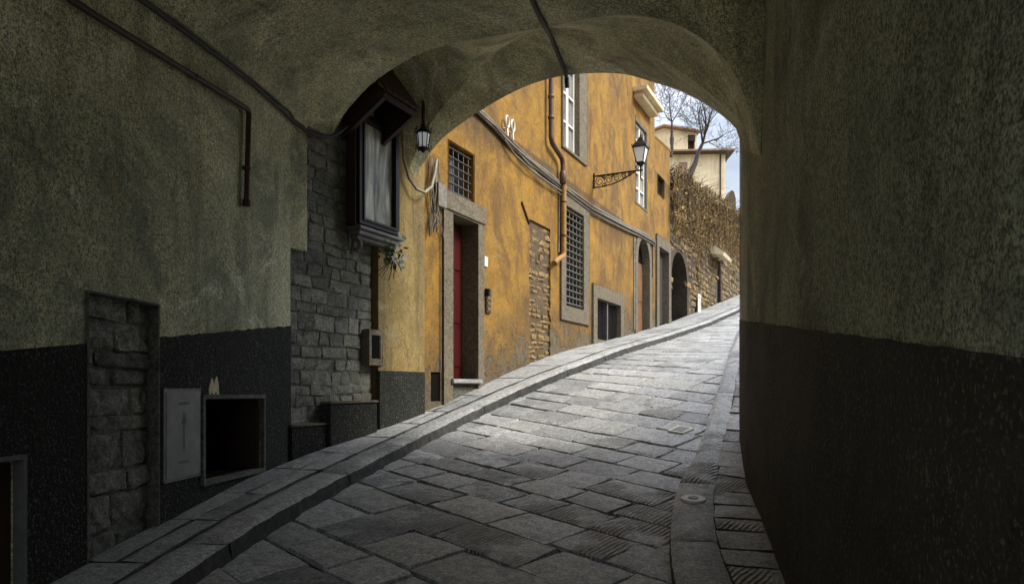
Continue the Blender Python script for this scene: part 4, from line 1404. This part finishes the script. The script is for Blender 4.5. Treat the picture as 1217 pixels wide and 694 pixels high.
# flowers hung below the shrine
fc = FW.P(FW.q(464, .25), .27, FW.qz(464, 300, .25)[1])
fl = thing('flower_bunch', fc - V((0, 0, .2)), 'small bunch of white flowers and green leaves hung under the shrine', 'flowers')
rg = random.Random(2); lm, pm, sm_ = MB(), MB(), MB()
for k in range(46):
    c = fc + FW.d * rg.uniform(-.13, .13) + NF * rg.uniform(-.06, .08) + V((0, 0, rg.uniform(-.16, .12)))
    d1_ = V((rg.uniform(-1, 1), rg.uniform(-1, 1), rg.uniform(-1, .6))).normalized() * rg.uniform(.05, .09); s = d1_.cross(V((rg.uniform(-1, 1), rg.uniform(-1, 1), rg.uniform(-1, 1)))).normalized() * .022
    lm.face([c, c + d1_ * .5 + s, c + d1_, c + d1_ * .5 - s])
for (du, dz_) in ((.12, .15), (.13, -.04), (.02, .05), (-.05, -.1), (.07, -.12)):
    c = fc + FW.d * du + NF * .1 - FW.d * .06 + V((0, 0, dz_))
    for k in range(11):
        an_ = k * 2.399; d = (FW.d * math.cos(an_) + V((0, 0, 1)) * math.sin(an_)) * (.024 + .002 * k) + NF * rg.uniform(.0, .02)
        t2 = NF.cross(d).normalized() * .02
        pm.face([c, c + d * .6 + t2, c + d * 1.3, c + d * .6 - t2])
for k in range(9):
    c = fc + V((0, 0, -.05)); e_ = c + FW.d * rg.uniform(-.22, .1) + V((0, 0, -rg.uniform(.12, .26))) + NF * rg.uniform(-.05, .06)
    sm_.tube([c, c.lerp(e_, .5) + NF * .02, e_], .005, 4)
lm.build('leaves', M['leaf'], fl); pm.build('blossom', M['petal'], fl); sm_.build('stems', M['bark'], fl)

# ------------------------------------------------------------------ hanging lantern in the passage
lo_o = .36
ltop = FW.P(FW.q(503, lo_o), lo_o, FW.qz(503, 150, lo_o)[1])
zc = FW.qz(503, 84, lo_o)[1]
ln = thing('hanging_lantern', ltop - V((0, 0, .33)), 'small black iron lantern with frosted glass hanging beside the shrine', 'lantern')
cor = V((ltop.x, ltop.y, zc)); wa = FW.P(FW.q(474, .1), .1, zc + .02)
mb = MB(); mb.tube(bend([wa, cor, ltop], .03), .019, 8); mb.build('bracket', M['rust'], ln, smooth=60)
mb = MB()
c = ltop - V((0, 0, .30))
mb.lathe(c + V((0, 0, .2)), [(.10, 0), (.095, .02), (.05, .06), (.03, .09), (.035, .11), (.015, .14)], 8)
for k in range(8):
    a_ = k * math.pi / 4; d = V((math.cos(a_), math.sin(a_), 0))
    mb.tube([c + d * .092 + V((0, 0, .2)), c + d * .115 + V((0, 0, .235)), c + d * .105 + V((0, 0, .27)), c + d * .085 + V((0, 0, .26))], .008, 5)
    mb.tube([c + d * .07 + V((0, 0, .0)), c + d * .095 + V((0, 0, .2))], .007, 5)
    mb.tube([c + d * .07, c + d * .105 + V((0, 0, -.015)), c + d * .11 + V((0, 0, .02)), c + d * .095 + V((0, 0, .025))], .007, 5)
mb.lathe(c - V((0, 0, .03)), [(.01, -.03), (.03, -.01), (.07, .02), (.08, .035)], 8)
mb.scale(ltop, .82); mb.build('cage', M['iron'], ln, smooth=40)
mb = MB(); mb.lathe(c, [(.062, .006), (.086, .19)], 8); mb.scale(ltop, .82); mb.build('glass', M['glow'], ln)

# ------------------------------------------------------------------ street lamp on its scroll bracket
qL, zL = FW.qz(705, 210); arm = .95
sl_ = thing('street_lamp', FW.P(qL, 0, zL - .2), 'black iron street lamp on a scrolled wall bracket of the ochre house', 'street lamp')
zt_ = FW.qz(757, 204, arm)[1]
zt_ = zL + .0
mb = MB()
mb.tube([FW.P(qL, .0, zt_), FW.P(qL, arm + .04, zt_)], .017, 8)
mb.tube([FW.P(qL, .02, zt_ + .06), FW.P(qL, .02, zt_ - .24)], .016, 8)
low = []
for k in range(15):
    t_ = k / 14; low.append(FW.P(qL, .02 + (arm - .1) * t_, zt_ - .22 * (1 - t_) ** 1.0 - .07 * math.sin(math.pi * t_)))
mb.tube(low, .013, 6)
def spiral(qo, zo, r, turns, ph, sgn=1):
    pts = []
    for k in range(int(16 * turns) + 1):
        t_ = k / (16 * turns); a_ = ph + sgn * t_ * turns * 2 * math.pi; rr_ = r * (1 - .75 * t_)
        pts.append(FW.P(qL, qo + rr_ * math.cos(a_), zo + rr_ * math.sin(a_)))
    return pts
for (x, z, r, ph, sg_) in ((.13, -.11, .10, 0, 1), (.32, -.10, .085, 3.1, -1), (.48, -.085, .07, 0, 1), (.62, -.065, .055, 3.1, -1), (.74, -.05, .042, 0, 1), (.22, -.19, .05, 1.5, -1), (.22, -.04, .035, 1.5, 1), (.40, -.035, .03, 0, 1)):
    mb.tube(spiral(x, zt_ + z, r, 1.6, ph, sg_), .0085, 5)
mb.tube([FW.P(qL, arm, zt_ + .10), FW.P(qL, arm, zt_ - .16)], [.02, .012], 8)
mb.tube(spiral(arm - .06, zt_ + .06, .05, 1.3, 0, 1), .008, 5)
mb.build('bracket', M['iron'], sl_, smooth=50)
lb = FW.P(qL, arm, zt_ + .10)
rotL = math.atan2(FW.d.y, FW.d.x) + math.pi / 4
mb = MB()
mb.lathe(lb, [(.03, -.04), (.06, .0), (.10, .03), (.105, .05)], 12)
sq_ = [(.105, .05), (.185, .42)]
for k in range(4):
    a_ = rotL + k * math.pi / 2; d = V((math.cos(a_), math.sin(a_), 0)); a2 = rotL + (k + 1) * math.pi / 2; d2 = V((math.cos(a2), math.sin(a2), 0))
    mb.tube([lb + d * .115 + V((0, 0, .05)), lb + d * .21 + V((0, 0, .40))], .012, 6)
    mb.tube([lb + d * .115 + V((0, 0, .05)), lb + d2 * .115 + V((0, 0, .05))], .011, 6)
    mb.tube([lb + d * .21 + V((0, 0, .40)), lb + d2 * .21 + V((0, 0, .40))], .014, 6)
    mb.tube([lb + d * .225 + V((0, 0, .41)), lb + d * .245 + V((0, 0, .45)), lb + d * .22 + V((0, 0, .47))], .01, 5)
mb.scale(lb, .8); lamp = mb.build('lantern', M['iron'], sl_, smooth=45)
mb = MB(); mb.lathe(lb + V((0, 0, .40)), [(.245, 0), (.24, .02), (.14, .13), (.10, .15), (.10, .17), (.085, .20), (.05, .225)], 4, rot=rotL)
mb.lathe(lb + V((0, 0, .62)), [(.05, 0), (.055, .02), (.03, .04), (.02, .06), (.03, .075), (.012, .1), (.002, .13)], 10); mb.scale(lb, .8); mb.build('cap', M['iron'], lamp, smooth=30)
mb = MB(); mb.lathe(lb, [(.108, .055), (.2, .395)], 4, rot=rotL); mb.scale(lb, .8); mb.build('glass', M['lglass'], lamp)

# ------------------------------------------------------------------ pipes and cables
def single(name, mb, mat, org, label, cat, smooth=60, group=None):
    o_ = mb.build(name, mat, origin=org, smooth=smooth); return tag(o_, label, cat, group)


def lp_(u, v, o_=.03):
    q, z = LW.qz(u, v, o_); return LW.P(q, o_, z)


mb = MB()
pts = bend([lp_(40, -30, .04), lp_(110, 17, .04), lp_(200, 72, .04), lp_(296, 131, .04), lp_(293, 240, .04)], .05, 4)
mb.tube(pts, .021, 10)
for (u_, v_) in ((230, 91), (293, 200)): mb.lathe(lp_(u_, v_, .035) - V((0, 0, .012)), [(.03, 0), (.034, .005), (.034, .02), (.03, .025)], 10)
mb.lathe(lp_(293, 241, .04) - V((0, 0, .03)), [(.02, 0), (.033, .004), (.033, .05), (.026, .055)], 10)
single('wall_pipe', mb, M['rust'], lp_(293, 240), 'thick rust red pipe running down the olive wall and ending in a stub', 'pipe')
mb = MB(); rg = random.Random(4)
pl = [(120, -42), (170, 3), (215, 35), (260, 69), (300, 101), (335, 131), (342, 137)]
for kk in range(2):
    mb.tube([lp_(u_ + kk * 2, v_ - kk * 3 + rg.uniform(-1, 1), .035 + .012 * kk) for u_, v_ in pl] + [fp(350, 146 - 3 * kk, .035), fp(364, 156 - 2 * kk, .04), fp(378, 162 - 2 * kk, .05), fp(393, 163 - 2 * kk, .06), fp(404, 158 - 2 * kk, .07), fp(412, 150, .08)], .016 if kk == 0 else .01, 8)
single('vault_cable', mb, M['black'], lp_(365, 153), 'black cable pair clipped along the crease between olive wall and vault', 'cable')
mb = MB()
def on_vault(u, v, rows_list, d=.02):
    """nearest crossing of a sight line with the lofted surfaces"""
    r = ray(u, v); best = None
    from mathutils.geometry import intersect_ray_tri
    for rows_ in rows_list:
        for a_, b_ in zip(rows_, rows_[1:]):
            for i in range(len(a_) - 1):
                for tri_ in ((a_[i], a_[i + 1], b_[i + 1]), (a_[i], b_[i + 1], b_[i])):
                    h_ = intersect_ray_tri(*tri_, r, V((0, 0, 0)), True)
                    if h_ is not None and (best is None or h_.length < best.length): best = h_
    return best
surf = [barrel, mid_rows, [A_mid, A_far]]
cpts = []
for (u_, v_) in ((626, -18), (632, 0), (640, 17), (648, 32), (655, 45), (663, 65), (671, 84)):
    h_ = on_vault(u_, v_, surf)
    if h_: cpts.append(h_ * .992)
cpts.append(cpts[-1] + V((.03, .12, -.02)))
mb.tube(cpts, .02, 8); mb.tube([cpts[-1], cpts[-1] + V((.01, .05, -.09))], .024, 8)
single('ceiling_cable', mb, M['black'], cpts[-1], 'single black conduit crossing the vault to the crown of the arch', 'cable')
# drooping cable from shrine to the wires by the door
mb = MB()
mb.tube([fp(478, 150, .12), fp(480, 190, .1), fp(486, 212, .1), fp(495, 225, .12), fp(505, 229, .14), fp(513, 222, .13), fp(517, 205, .1), fp(519, 190, .08)], .017, 8)
single('drooping_cable', mb, M['palecable'], fp(500, 228), 'pale flexible conduit drooping in a loop under the arch foot', 'cable')
mb = MB(); rg = random.Random(9)
for k in range(9):
    u0 = 511 + k * 1.6
    mb.tube([fp(u0 + rg.uniform(-3, 3), 185 + k, .03), fp(u0 + rg.uniform(-3, 3), 225, .05 + rg.uniform(0, .04)), fp(u0 + rg.uniform(-4, 4), 250, .06 + rg.uniform(0, .04)), fp(u0 + rg.uniform(-5, 4), 268 + rg.uniform(0, 14), .05), fp(u0 + rg.uniform(-2, 3), 258, .07)], .007, 5)
mb.fbox(FW, FW.q(513), FW.q(523), 0, .1, FW.qz(518, 247)[1], FW.qz(518, 220)[1])
mb.tube([fp(524, 250, .02), fp(524, 440, .02)], .008, 5)
single('wire_bundle', mb, M['greycable'], fp(518, 280), 'tangle of grey wires and junction box left of the red door', 'wires')
# main cable run across the front
mb = MB()
run = [(545, 112), (575, 138), (588, 151), (600, 164), (616, 180), (632, 194), (650, 208), (668, 222), (686, 236), (704, 249), (724, 260), (745, 271), (760, 278), (775, 286), (779, 290)]
for k in range(5):
    pts = [fp(u_ + rg.uniform(-.5, .5), v_ + (k - 2) * 1.5 + rg.uniform(-.8, .8), .03 + .012 * (k % 3)) for u_, v_ in run]
    mb.tube(pts, [.026, .016, .02, .012, .016][k], 6)
single('facade_cable', mb, M['greycable'], fp(668, 222), 'thick bundle of cables stretched along the ochre house', 'cable')
mb = MB()
mb.tube([fp(600, 166, .06), fp(612, 184, .07), fp(630, 201, .08), fp(650, 216, .08), fp(668, 228, .06)], .013, 6)
mb.tube([fp(603, 158, .05), fp(620, 186, .06), fp(640, 208, .06), fp(667, 232, .06)], .009, 6)
single('slack_cable', mb, M['palecable'], fp(630, 201), 'pale slack cable sagging below the cable bundle near the arch', 'cable')
for (u_, v_, lab) in ((603, 145, 'pale oval cable loop on the ochre wall, the one nearer the arch'), (609.5, 150, 'pale oval cable loop on the ochre wall, the one nearer the drainpipe')):
    mb = MB(); q_, z_ = FW.qz(u_, v_, .06); pts = []
    for k in range(17):
        a_ = k / 16 * 2 * math.pi; pts.append(FW.P(q_ + .055 * math.cos(a_), .06, z_ + .085 * math.sin(a_)))
    mb.tube(pts, .016, 6, caps=False); mb.tube([FW.P(q_, 0, z_ - .09), FW.P(q_, .06, z_ - .09), FW.P(q_ + .02, .06, z_ - .2)], .012, 6)
    single('cable_loop', mb, M['white'], FW.P(q_, .03, z_ - .2), lab, 'cable loop', group='cable loops by the arch')

# ------------------------------------------------------------------ covers in the paving
def disc(name, u, v, r, mats, label, cat):
    p = gp(u, v, RH + .012); root = thing(name, p, label, cat)
    return root, p
root, p = disc('water_cover', 824, 592, .05, None, 'round pale metal cover set in the curved kerb', 'cover')
def tilt_disc(mb, p, rr, h0_, n=20):
    ring = []
    for k in range(n):
        a_ = k * 2 * math.pi / n; q = V((p.x + rr * math.cos(a_), p.y + rr * math.sin(a_), 0)); q.z = p.z + (ground(q.x, q.y) - ground(p.x, p.y)) + h0_; ring.append(q)
    mb.face(ring); low = [v_ - V((0, 0, .03)) for v_ in ring]
    for k in range(n): mb.face([ring[k], ring[(k + 1) % n], low[(k + 1) % n], low[k]])
mb = MB(); tilt_disc(mb, p, .085, .004); mb.build('rim', M['white'], root)
mb = MB(); tilt_disc(mb, p, .035, .009); mb.build('lid', M['iron'], root)
p = gp(809, 512, .0); mb = MB()
def tilt_quad(mb, p, ax, hx, hy, h0_):
    ay = V((-ax.y, ax.x, 0)); pts = []
    for sx, sy in ((-1, -1), (1, -1), (1, 1), (-1, 1)):
        q = V((p.x, p.y, 0)) + ax * sx * hx + ay * sy * hy; q.z = ground(q.x, q.y) + h0_; pts.append(q)
    lowp = [v_ - V((0, 0, .05)) for v_ in pts]; mb.hexa(lowp + pts)
root = thing('access_cover', p, 'small square pale metal cover in the flagstones near the kerb', 'cover')
mb = MB(); tilt_quad(mb, p, E2, .10, .09, .02); mb.build('rim', M['white'], root)
mb = MB(); tilt_quad(mb, p, E2, .075, .065, .024); mb.build('lid', M['hatch'], root)

# ------------------------------------------------------------------ sky, sun, camera
sun_to = V((.93, -.22, .9)).normalized()
elev = math.asin(sun_to.z); az_ = math.atan2(sun_to.x, sun_to.y)
w = bpy.data.worlds.new('World'); sc.world = w; w.use_nodes = True
nt = w.node_tree; n = nt.nodes; l = nt.links
bg = n['Background']
sky = n.new('ShaderNodeTexSky'); sky.sky_type = 'NISHITA'; sky.sun_disc = False
sky.sun_elevation = elev; sky.sun_rotation = az_; sky.air_density = 1.2; sky.dust_density = 3
tc = n.new('ShaderNodeTexCoord'); mp = n.new('ShaderNodeMapping'); mp.inputs['Scale'].default_value = (1.6, 1.6, 4.5)
l.new(tc.outputs['Generated'], mp.inputs[0])
nz = n.new('ShaderNodeTexNoise'); nz.inputs['Scale'].default_value = 3.2; nz.inputs['Detail'].default_value = 8; nz.inputs['Roughness'].default_value = .58; nz.inputs['Distortion'].default_value = .5
l.new(mp.outputs[0], nz.inputs['Vector'])
cr_ = n.new('ShaderNodeValToRGB'); l.new(nz.outputs['Fac'], cr_.inputs[0])
cr_.color_ramp.elements[0].position = .36; cr_.color_ramp.elements[0].color = (1.1, 1.22, 1.47, 1)
cr_.color_ramp.elements[1].position = .64; cr_.color_ramp.elements[1].color = (2.05, 2.13, 2.3, 1)
sp = n.new('ShaderNodeSeparateXYZ'); l.new(tc.outputs['Generated'], sp.inputs[0])
mr = n.new('ShaderNodeMapRange'); l.new(sp.outputs[2], mr.inputs[0])
mr.inputs[1].default_value = .25; mr.inputs[2].default_value = 1.0; mr.inputs[3].default_value = 1.0; mr.inputs[4].default_value = 6.6
cm_ = n.new('ShaderNodeVectorMath'); cm_.operation = 'SCALE'; l.new(cr_.outputs[0], cm_.inputs[0]); l.new(mr.outputs[0], cm_.inputs['Scale'])
mx = n.new('ShaderNodeMix'); mx.data_type = 'RGBA'; mx.inputs[0].default_value = .82
l.new(sky.outputs[0], mx.inputs[6]); l.new(cm_.outputs[0], mx.inputs[7])
l.new(mx.outputs[2], bg.inputs[0]); bg.inputs[1].default_value = .1

sd = bpy.data.lights.new('sun', 'SUN'); sd.energy = 1.3; sd.angle = R(20); sd.color = (1, .95, .86)
so = bpy.data.objects.new('sun', sd); col.objects.link(so)
so.rotation_euler = (-sun_to).to_track_quat('-Z', 'Y').to_euler(); so.location = (10, 10, 20)

cd_ = bpy.data.cameras.new('camera'); cam = bpy.data.objects.new('camera', cd_); col.objects.link(cam)
cam.location = (0, 0, 0); cam.rotation_euler = (R(90), 0, 0)
cd_.sensor_width = 36; cd_.lens = FPX / 1217 * 36; cd_.shift_y = 113 / 1217
cd_.clip_start = .05; cd_.clip_end = 1500
sc.camera = cam
sc.view_settings.view_transform = 'Standard'; sc.view_settings.look = 'None'
sc.view_settings.exposure = 1.95; sc.view_settings.gamma = 1
sc.render.engine = 'CYCLES'
sc.cycles.use_denoising = True
sc.cycles.max_bounces = 10; sc.cycles.diffuse_bounces = 7; sc.cycles.glossy_bounces = 4
sc.cycles.sample_clamp_indirect = 6
